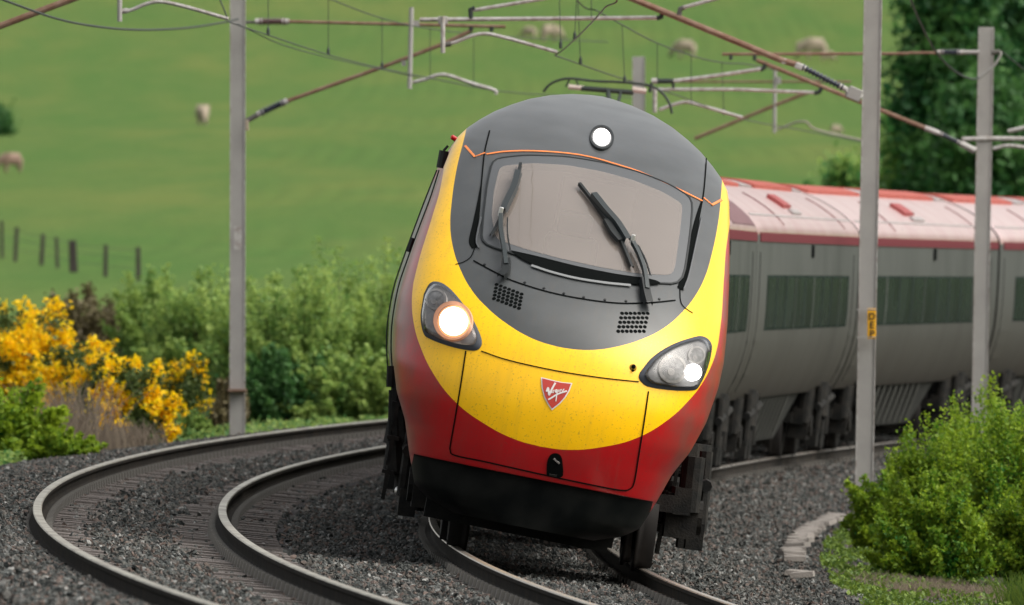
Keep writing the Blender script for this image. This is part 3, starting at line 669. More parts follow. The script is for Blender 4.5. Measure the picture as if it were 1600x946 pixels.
# wipers
def wiper(blade, arm, fat, foot):
    wr = bpy.data.objects.new('wiper', None); link(wr, train)
    def line(nm, pts, wid, th, off, mt): stroke(nm, pts, wid, mt, wr, off=off, thick=th)
    line('wiper_blade', blade, .028, .03, .03, M['rubber']); line('blade_housing', fat, .062, .05, .05, mat('wiper_dark', (.018, .024, .026), .35))
    line('wiper_arm', arm, .040, .03, .06, mat('wiper_arm', (.028, .036, .038), .4, .1)); 
    line('wiper_link', [(p[0] + 10, p[1] + 4) for p in arm[:-1]], .012, .012, .05, M['rubber'])
    line('wiper_joint', foot, .075, .05, .03, M['rubber'])
    a, b = pix2ab(*arm[0]); c = nsurf(a, b, .09); MB().box(c, (.035, .025, .08)).build('wiper_clip', M['steel'], wr, bevel=.008)
wiper([(813, 264), (806, 290), (790, 330), (776, 362), (768, 376)], [(783, 346), (783, 370), (788, 400), (791, 425)], [(809, 282), (803, 305), (795, 322), (786, 342)], [(791, 415), (790, 432), (783, 440)])
wiper([(904, 295), (925, 322), (945, 350), (965, 378), (975, 400), (985, 425)], [(984, 388), (995, 410), (1003, 435), (1006, 462)], [(925, 317), (945, 342), (962, 362), (978, 388)], [(1003, 445), (1006, 465), (1010, 482)])
stroke('wiper_clutter', [(946, 353), (957, 372), (968, 385)], .07, M['rubber'], train, off=.04, thick=.03)
# headlights
def disc(name, px, py, r, mt, parent, off, prof=None, n=24):
    a, b = pix2ab(px, py); c = nsurf(a, b, off); nrm = (nsurf(a, b, off + .02) - c).normalized(); nrm = (nrm * .35 + Vector((0, -1, 0)) * .65).normalized()
    return MB().lathe(c, nrm, prof or [(.0, r), (.006, r * .97), (.006, 0)], n).build(name, mt, parent, smooth=True)
def flat(name, px, py, r0, r1, off, mt, parent, dep=.02, n=32):
    a_, b_ = pix2ab(px, py); c = nsurf(a_, b_); nn = (nsurf(a_, b_, .02) - c).normalized(); vw = Vector((0, -1, 0)); t = nn.cross(vw)
    e1 = t.normalized() if t.length > .01 else Vector((1, 0, 0)); e2 = nn.cross(e1); k = 1 / max(.35, abs(nn.dot(vw))); vs = []
    for rr, o in ((r1, off), (r0, off), (r0 * 1.02, off - dep)):
        for i in range(n): g = 2 * math.pi * i / n; vs.append(c + e1 * math.cos(g) * rr + e2 * math.sin(g) * rr * k + nn * o)
    return MB().add(vs, [(q * n + i, q * n + (i + 1) % n, (q + 1) * n + (i + 1) % n, (q + 1) * n + i) for q in (0, 1) for i in range(n)]).build(name, mt, parent)
def headlight(poly, lit, main, extra, label):
    h = bpy.data.objects.new('headlight', None); link(h, train); h['label'] = label
    q = spline(poly + [poly[0]], 6)[:-1]
    inn = [tuple(np.array(p) + (np.mean(np.array(q), 0) - np.array(p)) * .155) for p in q]
    patch('lamp_housing', q, M['lamp_rim'], h, off=.006, rings=4, raw=True, skirt=.01)
    patch('lamp_interior', inn, M['lamp_inner'], h, off=.010, rings=5, raw=True)
    for (x, y, r) in extra:
        rf = flat('reflector', x, y, r, r * .8, .020, M['lamp_bowl'], h); flat('reflector_bowl', x, y, r * .8, .002, .016, M['lamp_inner2'], h); flat('bulb', x - 3, y + 4, r * .25, .001, .022, M['lamp_bowl'], h)
    x, y, r, mt = main
    if lit: flat('lamp_glow', x - 2, y - 2, r * 1.38, r * 1.1, .022, M['beam_glow2'], h); flat('lamp_glow', x, y, r * 1.16, r * .9, .026, M['beam_glow'], h)
    flat('lamp_beam', x, y, r, .001, .034, mt, h)
    patch('lens_cover', inn, M['clear'], h, off=.045, bulge=.02, rings=5, raw=True, skirt=.04)
headlight([(663, 460), (672, 444), (684, 441), (700, 449), (718, 468), (735, 492), (749, 520), (753, 536), (748, 546), (735, 548), (705, 542), (672, 530), (662, 520), (658, 495)], True, (711, 505, .112, M['beam_warm']), [(683, 470, .085)], 'brightly lit left headlight glowing warm in its dark rim')
headlight([(1000, 582), (1020, 558), (1050, 539), (1085, 527), (1100, 527), (1110, 536), (1111, 550), (1104, 578), (1092, 603), (1082, 610), (1050, 610), (1015, 605), (1003, 598), (998, 590)], False, (1079, 583, .066, M['beam_white']), [(1049, 578, .115), (1086, 556, .07)], 'right headlight with only one small lamp lit')
hl = bpy.data.objects.new('top_light', None); link(hl, train)
_a, _b = pix2ab(940, 216); _c = nsurf(_a, _b); _n = (nsurf(_a, _b, .02) - _c).normalized()
_r = math.tan(0); 
def tilted(name, r0, r1, off, mt):            # rings lying in the sloping roof, stretched so that they read round from ahead
    e1 = Vector((1, 0, 0)); e1 = (e1 - _n * e1.dot(_n)).normalized(); e2 = _n.cross(e1); k = 1 / max(.3, abs(_n.y)); vs = []; n = 36
    for rr, o in ((r1, off), (r0, off), (r0, off - .03)):
        for i in range(n): g = 2 * math.pi * i / n; vs.append(_c + e1 * math.cos(g) * rr + e2 * math.sin(g) * rr * k + _n * o)
    fs = [(a * n + i, a * n + (i + 1) % n, (a + 1) * n + (i + 1) % n, (a + 1) * n + i) for a in (0, 1) for i in range(n)]
    if r1 < .01: pass
    MB().add(vs, fs).build(name, mt, hl, smooth=False)
tilted('light_ring', .100, .084, .012, M['rubber']); tilted('light_reflector', .084, .001, .006, M['lamp_inner']); tilted('lamp_beam', .068, .001, .014, M['beam_white'])
# badge
bdg = bpy.data.objects.new('badge', None); link(bdg, train)
def bp(x, y): return (820 + x / 9.46, 570 + y / 9.46)
shield = [bp(238, 188), bp(350, 215), bp(450, 240), bp(560, 262), bp(704, 275), bp(660, 390), bp(600, 490), bp(520, 580), bp(400, 675), bp(340, 590), bp(285, 480), bp(250, 350)]
patch('badge_border', shield, M['white'], bdg, off=.006, raw=True, rings=3)
cen = np.mean(np.array(shield), 0); patch('badge_shield', [tuple(np.array(p) + (cen - np.array(p)) * .09) for p in shield], M['badge_red'], bdg, off=.010, raw=True, rings=3)
for k, pts in enumerate(([(318, 402), (343, 348), (352, 395), (358, 450), (388, 385), (450, 272)], [(345, 520), (400, 490), (460, 452), (530, 422), (622, 394)], [(478, 376), (455, 380), (448, 402), (462, 412), (478, 385), (458, 545)],
                         [(392, 392), (398, 424)], [(418, 424), (416, 388), (438, 380)], [(502, 374), (500, 408)], [(520, 408), (522, 374), (542, 370), (550, 404), (580, 362)])):
    stroke('badge_lettering', [bp(*p) for p in pts], (.015, .013, .009, .009, .008, .008, .008)[k], M['white'], bdg, off=.014, thick=.002, raw=k > 2)
# coupler latch slot and keyhole
patch('latch_slot', [(854, 742), (855, 722), (860, 711), (868, 708), (876, 712), (879, 724), (878, 745)], M['seam'], train, off=.008, rings=3)
stroke('latch_bar', [(865, 716), (874, 724)], .014, M['steel'], train, off=.016); stroke('latch_bar', [(858, 741), (870, 743)], .02, M['bogie'], train, off=.016)
disc('key_plate', 989, 575, .03, mat('key_plate', (.4, .24, .01), .5), train, .004); disc('keyhole', 989, 574, .018, M['seam'], train, .012); disc('keyhole', 988, 580, .01, M['seam'], train, .012)
# side lamp, camera pod and handrail on the left flank
def bodyp(x, y, dep):          # local point at given local depth on the sight line of a photo pixel
    d = 122.6 + dep; return NOSE.inverted() @ P(x, y, d)
MB().lathe(bodyp(709, 216, 3.9), (-1, -.3, .4), [(-.03, .022), (.02, .02), (.03, .0)], 12).build('side_lamp', M['redlamp'], train)
mr_ = MB(); mr_.tube([bodyp(694, 236, 4.0), bodyp(689, 263, 4.0)], .042, 10); mr_.build('side_camera', M['rubber'], train)
MB().tube([bodyp(x, y, 4.2) for x, y in ((700, 228), (693, 236))], .012, 6).build('camera_bracket', M['rubber'], train)
for off in (0, 7): MB().tube(spline([bodyp(x - off * (1 if y > 300 else .5), y, 5.5) for x, y in ((686, 266), (672, 310), (655, 355), (635, 410), (622, 450), (613, 500), (611, 540), (613, 580))], 5), .007, 6).build('side_cable', M['wire'], train)
MB().tube([bodyp(x, y, 5.5) for x, y in ((645, 372), (638, 394))], .02, 6).build('door_control', M['rubber'], train)
# gear under the chin; the long black box is added to deepen the shade
ub = MB()
ub.box((0, 5.2, .50), (1.5, 6.5, .7)); ub.box((-.05, 1.5, .22), (1.5, .7, .2)); ub.box((-.05, 9, .5), (2.1, 1.2, .6)); ub.build('underframe_shade_mass', M['black'], train)
for x in (-1, 1):
    st = MB(); 
    for k in range(3): st.box((x * (1.17 - .015 * k), 3.2, .95 - .28 * k), (.1, .42, .03)).box((x * (1.17 - .015 * k), 3.0, .85 - .28 * k), (.03, .03, .25)).box((x * (1.17 - .015 * k), 3.4, .85 - .28 * k), (.03, .03, .25))
    st.build('foot_steps', M['bogie'], train)
# gear standing out beside the leaning body
eq = MB()
for pts, r in (([(613, 572), (612, 605)], .045), ([(622, 590), (618, 640), (622, 700), (628, 760)], .05), ([(613, 610), (612, 660), (610, 690)], .03), ([(618, 690), (620, 740)], .075), ([(612, 716), (614, 742)], .055), ([(640, 772), (668, 790), (690, 796)], .06), ([(628, 640), (634, 700), (638, 770)], .06), ([(655, 780), (652, 798)], .04), ([(672, 785), (670, 803)], .035)):
    eq.tube([bodyp(x, y, 3.4) for x, y in pts], r, 8)
eq.build('side_equipment', M['bogie'], train, auto=True)
MB().lathe(bodyp(627, 768, 3.2), (-.3, -1, 0), [(0, .05), (.05, .045), (.07, .02), (.07, 0)], 12).build('end_cap', M['steel'], train)
er = MB()
for (x0, y0, x1, y1) in ((1040, 728, 1072, 740), (1046, 745, 1062, 800), (1070, 735, 1082, 805), (1050, 800, 1080, 822), (1025, 815, 1075, 832)):
    p = bodyp((x0 + x1) / 2, (y0 + y1) / 2, 3.6); sx_, sz_ = (x1 - x0) / 193, (y1 - y0) / 193; er.box(p, (sx_, .5, sz_), Matrix.Rotation(-.06, 3, 'Y'))
er.tube([bodyp(1088, 730, 3.4), bodyp(1090, 775, 3.4)], .014, 6); er.tube([bodyp(1038, 790, 3.4), bodyp(1045, 830, 3.4)], .02, 6); er.tube([bodyp(1058, 820, 3.4), bodyp(1057, 842, 3.4)], .03, 6)
for (x, y, rr, hh) in ((1052, 752, .05, .12), (1064, 762, .035, .2), (1046, 808, .045, .14), (1072, 790, .03, .22)):
    q = bodyp(x, y, 3.25); er.tube([q, q + Vector((0, 0, -hh))], rr, 10)
for (x0, y0, x1, y1) in ((1034, 735, 1030, 815), (1076, 742, 1072, 812), (1040, 802, 1084, 806), (1036, 732, 1086, 742)): er.tube(spline([bodyp(x0, y0, 3.2), bodyp((x0 + x1) / 2 + 4, (y0 + y1) / 2, 3.2), bodyp(x1, y1, 3.2)], 4), .012, 6)
er.build('side_equipment', M['bogie'], train, bevel=.006)
MB().box(bodyp(1054, 770, 3.3), (.09, .02, .26)).build('equipment_plate', mat('plate_grey', (.12, .125, .12), .6), train)
bogie(train, -18.0 + 1.35 - 1.3); bogie(train, -1.5)

# ---- following carriages
SB = [b for b in WB if b >= .8]; 
def section():
    pts = []
    bs = [.98] + list(np.linspace(1.05, 3.06, 14)) + list(np.linspace(3.09, 3.76, 22))
    R1 = [(max(w_of(b), 0), b) for b in bs]
    return R1
SEC = section()
side_grey = mat('bodyside_grey', (.070, .076, .072), .55, .0, .3, noise=.3, nscale=1.0, col2=(.050, .056, .052), stretch=(1, .5, .5))
def grime(m, z0, z1, col, amt):                 # brake dust lies thicker towards the bottom of the side
    t = m.node_tree; b = t.nodes['Principled BSDF']; src = b.inputs['Base Color'].links[0].from_socket; tc = t.nodes.new('ShaderNodeTexCoord'); sx = t.nodes.new('ShaderNodeSeparateXYZ'); t.links.new(tc.outputs['Object'], sx.inputs[0])
    n = t.nodes.new('ShaderNodeTexNoise'); n.inputs['Scale'].default_value = 1.6; n.inputs['Detail'].default_value = 6; mp = t.nodes.new('ShaderNodeMapping'); mp.inputs['Scale'].default_value = (1, 1.5, .3); t.links.new(tc.outputs['Object'], mp.inputs[0]); t.links.new(mp.outputs[0], n.inputs['Vector'])
    mr = t.nodes.new('ShaderNodeMapRange'); mr.inputs[1].default_value = z1; mr.inputs[2].default_value = z0; mr.inputs[3].default_value = 0; mr.inputs[4].default_value = amt; t.links.new(sx.outputs[2], mr.inputs[0])
    ml = t.nodes.new('ShaderNodeMath'); ml.operation = 'MULTIPLY_ADD'; t.links.new(n.outputs[0], ml.inputs[0]); t.links.new(mr.outputs[0], ml.inputs[1]); ml2 = t.nodes.new('ShaderNodeMath'); ml2.operation = 'MULTIPLY'; ml2.inputs[1].default_value = .5; t.links.new(mr.outputs[0], ml2.inputs[0]); t.links.new(ml2.outputs[0], ml.inputs[2])
    x = t.nodes.new('ShaderNodeMix'); x.data_type = 'RGBA'; x.inputs[7].default_value = (*col, 1); t.links.new(ml.outputs[0], x.inputs[0]); t.links.new(src, x.inputs[6]); t.links.new(x.outputs[2], b.inputs['Base Color'])
grime(side_grey, .9, 2.7, (.042, .037, .03), .95)
PIL = [mat('pillar_grey', (.035, .044, .038), .6, 0, .05), mat('pillar_pale', (.060, .07, .062), .6, 0, .05), mat('pillar_dark', (.020, .030, .026), .6, 0, .05)]
band_dark = mat('band_dark', (.016, .026, .022), .6, 0, .03)
rib_m = mat('skirt_rib_grey', (.052, .054, .048), .8, 0, .2); skirt_m = mat('skirt_grey', (.030, .032, .029), .8, 0, .2, noise=.4, nscale=2); vent_red = mat('vent_red', (.26, .05, .05), .7)
roof_red_sheen = mat('roof_red_sheen', (.66, .44, .43), .30, 0, .6, noise=.25, nscale=1.5, col2=(.56, .33, .33), coat=1.0, coatr=.18)  # wet sky sheen of the red roof is put into this pale pink base
fairing_red = mat('fairing_red', (.36, .085, .065), .7, 0, .3, noise=.2, nscale=3)
roof_grey = mat('roof_grey', (.30, .27, .27), .5, noise=.3, nscale=3)
cant_red = mat('cantrail_red', (.12, .028, .034), .8, 0, .1)
def wsec(b): return w_of(b)
def rb_(b): return b if b < 3.12 else 3.12 + (b - 3.12) * .68          # coach roofs are flatter than the nose dome
def side_strip(mb, y0, y1, b0, b1, off, sgn=1, n=4, lean=0):
    bs = np.linspace(b0, b1, n + 1); vs = []
    for b in bs:
        x = sgn * (wsec(b) + off); l = lean * (b - b0)
        vs += [(x, y0 + l, b), (x, y1 + l, b)]
    e = len(vs)
    fs = [(2*i, 2*i+1, 2*i+3, 2*i+2) for i in range(n)]
    # thickness back to the body
    vs += [(v[0] - sgn * (off + .01), v[1], v[2]) for v in vs]
    fs += [(0, 1, e + 1, e), (e - 2, e - 1, 2 * e - 1, 2 * e - 2)]
    for i in range(n): fs += [(2*i, 2*i+2, e+2*i+2, e+2*i), (2*i+1, 2*i+3, e+2*i+3, e+2*i+1)]
    mb.add(vs, fs); return mb
def roof_strip(mb, y0, y1, a0, a1, off, n=4):
    aa = np.linspace(a0, a1, n + 1); vs = []
    wb = np.array(WW[::-1]); bbv = np.array(WB[::-1])
    for a in aa:
        b = rb_(float(np.interp(abs(a), wb[:12], bbv[:12]))) + off; vs += [(a, y0, b), (a, y1, b)]
    e = len(vs); vs += [(v[0], v[1], v[2] - off - .02) for v in vs]
    fs = [(2*i, 2*i+1, 2*i+3, 2*i+2) for i in range(n)] + [(0, 1, e+1, e), (e-2, e-1, 2*e-1, 2*e-2)]
    for i in range(n): fs += [(2*i, 2*i+2, e+2*i+2, e+2*i), (2*i+1, 2*i+3, e+2*i+3, e+2*i+1)]
    mb.add(vs, fs); return mb
def carriage(s0, s1, label, detail=True, pant=False):
    m, L = car_frame(s0, s1); c = empty('train_carriage', m, label, 'train carriage', 'cars of the tilting express train'); g = .19
    lo, hi = g, L - g
    ring = [(-w, b) for w, b in SEC] + [(w, b) for w, b in SEC[::-1][1:]]
    ns = len(ring); k0 = [i for i, (x, b) in enumerate(ring) if b <= 3.07]
    ys = [lo, lo + .25] + list(np.linspace(lo + 1, hi - 1, 8)) + [hi - .25, hi]
    mb = MB()
    for j, y in enumerate(ys):
        k = .985 if j in (0, len(ys) - 1) else 1
        for x, b in ring: mb.v.append((x * k, y, rb_(b) if k == 1 else rb_(b) - .004))
    for j in range(len(ys) - 1):
        for i in range(ns - 1):
            mb.f.append((j*ns+i, j*ns+i+1, (j+1)*ns+i+1, (j+1)*ns+i)); mb.m.append(1 if (ring[i][1] + ring[i+1][1]) / 2 > 3.07 else 0)
    mb.f.append(tuple(range(ns))); mb.m.append(2); mb.f.append(tuple((len(ys)-1)*ns+i for i in range(ns))); mb.m.append(2)
    mb.build('body_shell', [side_grey, roof_red_sheen, M['black']], c, smooth=True).data.set_sharp_from_angle(angle=R_(30))
    MB().box((0, -.0, 1.95), (1.5, .40, 2.7)).build('gangway', M['seam'], c, bevel=.1)
    bogie(c, s0 + 3.6); bogie(c, s1 - 3.6)
    for sg in ((1, -1) if detail else ()):
        side_strip(MB(), lo + .3, hi - .3, 2.98, 3.09, .015, sg).build('cantrail', cant_red, c)
        side_strip(MB(), lo + 2.0, hi - 2.6, 1.89, 2.57, .004, sg).build('window_band', band_dark, c)
        n = 9; wy = (hi - lo - 4.6) / n
        pm = None
        for k in range(n):
            y0 = lo + 2.0 + k * wy
            side_strip(MB(), y0 + .06, y0 + wy - .20, 1.92, 2.54, .010, sg).build('window', M['winglass'], c)
            side_strip(MB(), y0 + wy - .17, y0 + wy + .03, 1.90, 2.56, .014, sg).build('window_pillar', PIL[(2, 0, 2, 1, 2, 2, 0, 2, 2)[(k + int(s0)) % 9]], c)
        for y0 in (lo + .45, hi - 1.5):
            side_strip(MB(), y0, y0 + 1.0, 1.1, 2.85, .004, sg, 8).build('door', side_grey, c)
            side_strip(MB(), y0 - .03, y0 - .01, 1.1, 2.85, .007, sg, 8).build('door_seam', M['seam'], c)
        side_strip(MB(), (lo + hi) / 2 - .12, (lo + hi) / 2 + .28, 2.80, 2.96, .02, sg, 2).build('destination_panel', M['seam'], c)
        # underframe skirt: a trapezoid between the bogies, with ribs
        y0, y1 = lo + 6.2, hi - 6.2; x = sg * 1.12; xb = sg * .98
        MB().add([(x, y0, 1.02), (x, y1, 1.02), (xb, y1 - 1.6, .34), (xb, y0 + .9, .34), (x * .6, y0, 1.02), (x * .6, y1, 1.02), (xb * .6, y1 - 1.6, .34), (xb * .6, y0 + .9, .34)],
                 [(0,1,2,3),(4,5,6,7),(0,3,7,4),(1,2,6,5),(3,2,6,7)]).build('skirt', skirt_m, c)
        rb = 8
        for k in range(rb):
            yy = y0 + 1.1 + (y1 - y0 - 3.2) * k / rb
            MB().add([(x + sg*.02, yy, .98), (x + sg*.02, yy + .35, .98), (xb + sg*.02, yy + .75, .38), (xb + sg*.02, yy + .40, .38)], [(0,1,2,3)]).build('skirt_rib', rib_m, c)
    if detail:
        for ya, yb, nm, mt_, hh in ((.4, 8.2, 'roof_fairing', fairing_red, .05), (8.6, 10.8, 'roof_hatch', roof_grey, .035), (11.2, hi - lo - 2.6, 'roof_fairing', fairing_red, .06), (hi - lo - 2.2, hi - lo - .5, 'roof_hatch', roof_grey, .03)):
            roof_strip(MB(), lo + ya, lo + yb, -.66, .26, hh * .8, 8).build(nm, mt_, c, auto=True)
        for yy in (lo + 5.5, hi - 3.2):
            roof_strip(MB(), yy, yy + .05, .5, 1.10, .012, 8).build('roof_seam', cant_red, c)
        roof_strip(MB(), lo + .3, hi - .3, .96, .985, .010, 1).build('rain_strip', roof_grey, c)
        yc = lo + (hi - lo) * .42
        roof_strip(MB(), yc, yc + 1.5, .58, .82, .05, 3).build('roof_vent', vent_red, c)
        roof_strip(MB(), yc + .4, yc + 2.2, .86, .93, .03, 2).build('roof_vent', roof_grey, c)
    return c
cars = [(3.8, 24.0, False), (24.0, 44.3, True), (44.3, 66.4, True), (66.4, 89.8, True), (89.8, 113.5, True)]
labs = ['second car of the train, hidden close behind the yellow nosed front car', 'grey carriage just right of the yellow nose with only its end and one window showing',
        'grey carriage with red roof between the nose and the near right mast', 'grey carriage with red roof between the near and the far right masts',
        'grey carriage past the dark gap at the right edge of the photo', 'last grey carriage, beyond the right edge of the photo']
CAR = [carriage(a, b, l, d) for (a, b, d), l in zip(cars, labs)]
# dull roof well on the third car, near its rear end
roof_strip(MB(), 12.0, 19.6, .35, 1.12, .015, 8).build('roof_well', mat('roof_dull', (.17, .10, .11), .75, noise=.3, nscale=4, spec=.2), CAR[1])
# pantograph: stands level on the third visible car
pg = bpy.data.objects.new('pantograph', None); link(pg, CAR[1]); inv = CAR[1].matrix_world.inverted(); pdp = 186.0
def W(x, y, d=pdp): return inv @ P(x, y, d)
MB().tube([W(*p) for p in spline([(849, 144), (858, 133), (872, 126), (892, 123), (930, 127), (975, 129), (1015, 134), (1034, 145), (1046, 162), (1050, 178)], 5)], .018, 6).build('contact_horn', M['wire'], pg)
MB().tube([W(888, 136), W(912, 138)], .03, 8).tube([W(988, 140), W(1010, 143)], .035, 8).build('horn_end', mat('horn_pale', (.5, .42, .38), .5), pg)
MB().tube([W(908, 138), W(990, 145)], .032, 8).build('collector_strip', M['wire'], pg)
MB().tube([W(900, 124), W(905, 138)], .012, 6).tube([W(890, 124, pdp), W(884, 136, pdp)], .012, 6).tube([W(1018, 130), W(1015, 145)], .02, 6).build('strip_bracket', M['wire'], pg)
MB().tube([W(950, 142), W(958, 220, pdp - 1.5)], .03, 6).tube([W(970, 144), W(952, 220, pdp - 1.5)], .02, 6).tube([W(955, 215, pdp - 1.4), W(985, 300, pdp + 1)], .04, 6).build('pantograph_arm', M['wire'], pg)

# ------------------------------------------------------------------ masts and overhead line
def mast(name, top, bot, d, label, wid=.205, plates=None):
    a = P(*bot, d); b = P(*top, d); a.z = min(a.z, float(gz(a.x, a.y))) - .1
    b.z = max(b.z, b.z); r = empty(name, a, label, 'mast', 'overhead line masts')
    ax = (b - a); h = ax.length; rot = Vector((0, 0, 1)).rotation_difference(ax.normalized()).to_matrix()
    t = .018; mb = MB(); mb.box(rot @ Vector((0, -wid * .42, h / 2)), (wid, t, h), rot); mb.box(rot @ Vector((0, wid * .42, h / 2)), (wid, t, h), rot)
    mb.box(rot @ Vector((0, 0, h / 2)), (t * .8, wid * .82, h - .01), rot)
    mb.build('mast_column', M['galv'], r, bevel=.004)
    # the lips of the H section
    mb = MB()
    for x in (-1, 1): mb.box(rot @ Vector((x * wid * .47, -wid * .42 - .016, h / 2)), (.014, .012, h - .02), rot)
    mb.build('flange_lip', M['tube'], r)
    f = MB().box((0, 0, .15), (wid * 2.2, wid * 2.2, .3), taper=.9); f.v = [(a_, b_, c_ - .22) for a_, b_, c_ in f.v]; f.build('mast_footing', M['concrete'], r, bevel=.02)
    return r, rot
mL, rL = mast('overhead_mast', (372, -260), (371, 675), 205, 'tall grey steel mast on the left between the gorse and the green shrubs')
mN, rN = mast('overhead_mast', (1372, -420), (1348, 846), 175, 'nearest thick grey mast rising out of the green bush, with a yellow plate')
mF, rF = mast('overhead_mast', (1541, 43), (1527, 700), 205, 'grey mast with a flat top standing before the dark tree at right')
mB, rB = mast('overhead_mast', (998, 89), (998, 420), 252, 'short blurred mast top showing just above the train roof')
mO, rO = mast('overhead_mast', (-75, -260), (-76, 730), 165, 'mast out of view beyond the left edge')
def child(parent, name, mb, mt, **k):
    o = mb.build(name, mt, parent, **k); o.matrix_parent_inverse = Matrix.Identity(4); return o
def rel(root, x, y, d): return P(x, y, d) - root.matrix_world.translation
def pipe(root, name, pts, d, r, mt, n=8, sm=0):
    q = spline(pts, sm) if sm else pts
    ds = d if isinstance(d, (list, tuple)) else None
    pp = [rel(root, x, y, (ds[0] + (ds[1] - ds[0]) * i / (len(q) - 1)) if ds else d) for i, (x, y) in enumerate(q)]
    return child(root, name, MB().tube(pp, r, n), mt, auto=True)
def insulator(root, a, b, d, mt, r=.055, n=9):
    pa = rel(root, *a, d); pb = rel(root, *b, d); ax = pb - pa; L = ax.length; prof = [(0, r * .5)]
    for k in range(n):
        h = L * (k + .2) / n; prof += [(h, r * .55), (h + L * .25 / n, r), (h + L * .4 / n, r), (h + L * .75 / n, r * .55)]
    prof.append((L, r * .5)); child(root, 'insulator', MB().lathe(pa, ax, prof, 12), mt, smooth=False)
    for p, s_ in ((pa, -1), (pb, 1)):
        child(root, 'insulator_cap', MB().lathe(p, ax, [(-.05, 0), (-.05, r * .75), (.05, r * .75), (.05, 0)], 10), M['tube'])
def cantilever(dummy, label, d): 
    return None
# arms are parts of the mast that carries them
# near right mast, d = 175
D = 174.5
pipe(mN, 'strut', [(1346, 154), (1322, 143)], D, .045, M['galv']); insulator(mN, (1252, 104), (1318, 138), D, M['insul'], .042, 12)
pipe(mN, 'strut', [(1250, 103), (1220, 94), (985, -3), (860, -55)], D, .036, M['rustpipe'])
child(mN, 'mast_bracket', MB().box(rel(mN, 1335, 147, D), (.16, .1, .14), Matrix.Rotation(.4, 3, 'Y')), M['galv'], bevel=.01)
child(mN, 'clamp', MB().box(rel(mN, 1225, 96, D), (.06, .06, .06)), M['tube'], bevel=.01); child(mN, 'clamp', MB().box(rel(mN, 1248, 104, D), (.09, .08, .07), Matrix.Rotation(.4, 3, 'Y')), M['tube'], bevel=.01)
pipe(mN, 'registration_tube', [(656, 31), (1027, 28)], D + .1, .024, M['tube']); pipe(mN, 'tube_hook', [(1026, 29), (1033, 27), (1035, 19)], D + .05, .028, M['wire'])
pipe(mN, 'dropper_tube', [(692, 26), (692, 83)], D - .1, .026, M['tube']); child(mN, 'clamp', MB().box(rel(mN, 692, 32, D), (.11, .08, .09)), M['galv'], bevel=.01)
pipe(mN, 'registration_arm', [(700, 69), (712, 66), (738, 56), (755, 53), (772, 55), (815, 66), (871, 82)], D, .020, M['tube'], sm=5)
pipe(mN, 'arm_hook', [(694, 70), (705, 69)], D, .03, M['clip'])
pipe(mN, 'stay_tube', [(736, 17), (850, -2), (960, -25)], D + .2, .021, M['tube']); pipe(mN, 'tube_hook', [(736, 30), (735, 15), (742, 13)], D + .1, .028, M['wire'])
pipe(mN, 'stay_tube', [(1068, 12), (1130, -5)], D - .2, .022, M['tube']); pipe(mN, 'tube_hook', [(1061, 24), (1063, 14), (1070, 12)], D - .1, .03, M['clip'])
# left mast, d = 205
D = 204.6
pipe(mL, 'strut', [(384, 190), (402, 180)], D, .035, M['clip']); insulator(mL, (407, 177), (444, 160), D, M['insul'], .055, 9)
pipe(mL, 'strut', [(449, 158), (595, 106), (690, 70), (722, 55), (738, 47)], D, .027, M['rustpipe']); child(mL, 'mast_bracket', MB().box(rel(mL, 386, 196, D), (.05, .08, .14)), M['wool'], bevel=.01)
pipe(mL, 'top_tie', [(384, 35), (402, 35)], D, .02, M['clip']); insulator(mL, (404, 34), (446, 34), D, M['insulb'], .055, 9)
pipe(mL, 'top_tie', [(450, 34), (790, 42)], D, .022, M['rustpipe'])
for x in (737, 769): pipe(mL, 'tie_hook', [(x, 42), (x - 2, 50)], D, .03, M['wire'])
pipe(mL, 'dropper_tube', [(643, 12), (640, 139)], D - .2, .031, M['galv']); child(mL, 'clamp', MB().box(rel(mL, 650, 37, D - .1), (.09, .08, .08)), M['galv']); child(mL, 'clamp', MB().box(rel(mL, 631, 99, D - .1), (.06, .08, .07)), M['galv'])
pipe(mL, 'registration_arm', [(645, 129), (665, 124), (682, 118), (700, 118), (735, 130), (772, 141), (775, 148)], D, .024, M['tube'], sm=4)
child(mL, 'number_plate', MB().box(rel(mL, 372, 372, 204.7), (.10, .012, .31)), M['tube']); child(mL, 'mast_band', MB().box(rel(mL, 371, 610, 204.8), (.25, .25, .03)), M['rustpipe'])
# mast out of frame at left carries the brown strut and arm of the far track
D = 165
pipe(mO, 'strut', [(-60, 66), (0, 41), (115, -2), (200, -35)], D, .036, M['rustpipe']); pipe(mO, 'dropper_tube', [(187, -40), (187, 34)], D - .1, .026, M['galv'])
pipe(mO, 'registration_arm', [(192, 17), (205, 16), (230, 6), (252, 3), (290, 11), (357, 30)], D, .020, M['tube'], sm=4); pipe(mO, 'arm_hook', [(190, 18), (200, 17)], D, .028, M['tube'])
pipe(mO, 'registration_tube', [(120, -25), (187, -22), (300, -22)], D, .026, M['tube'])
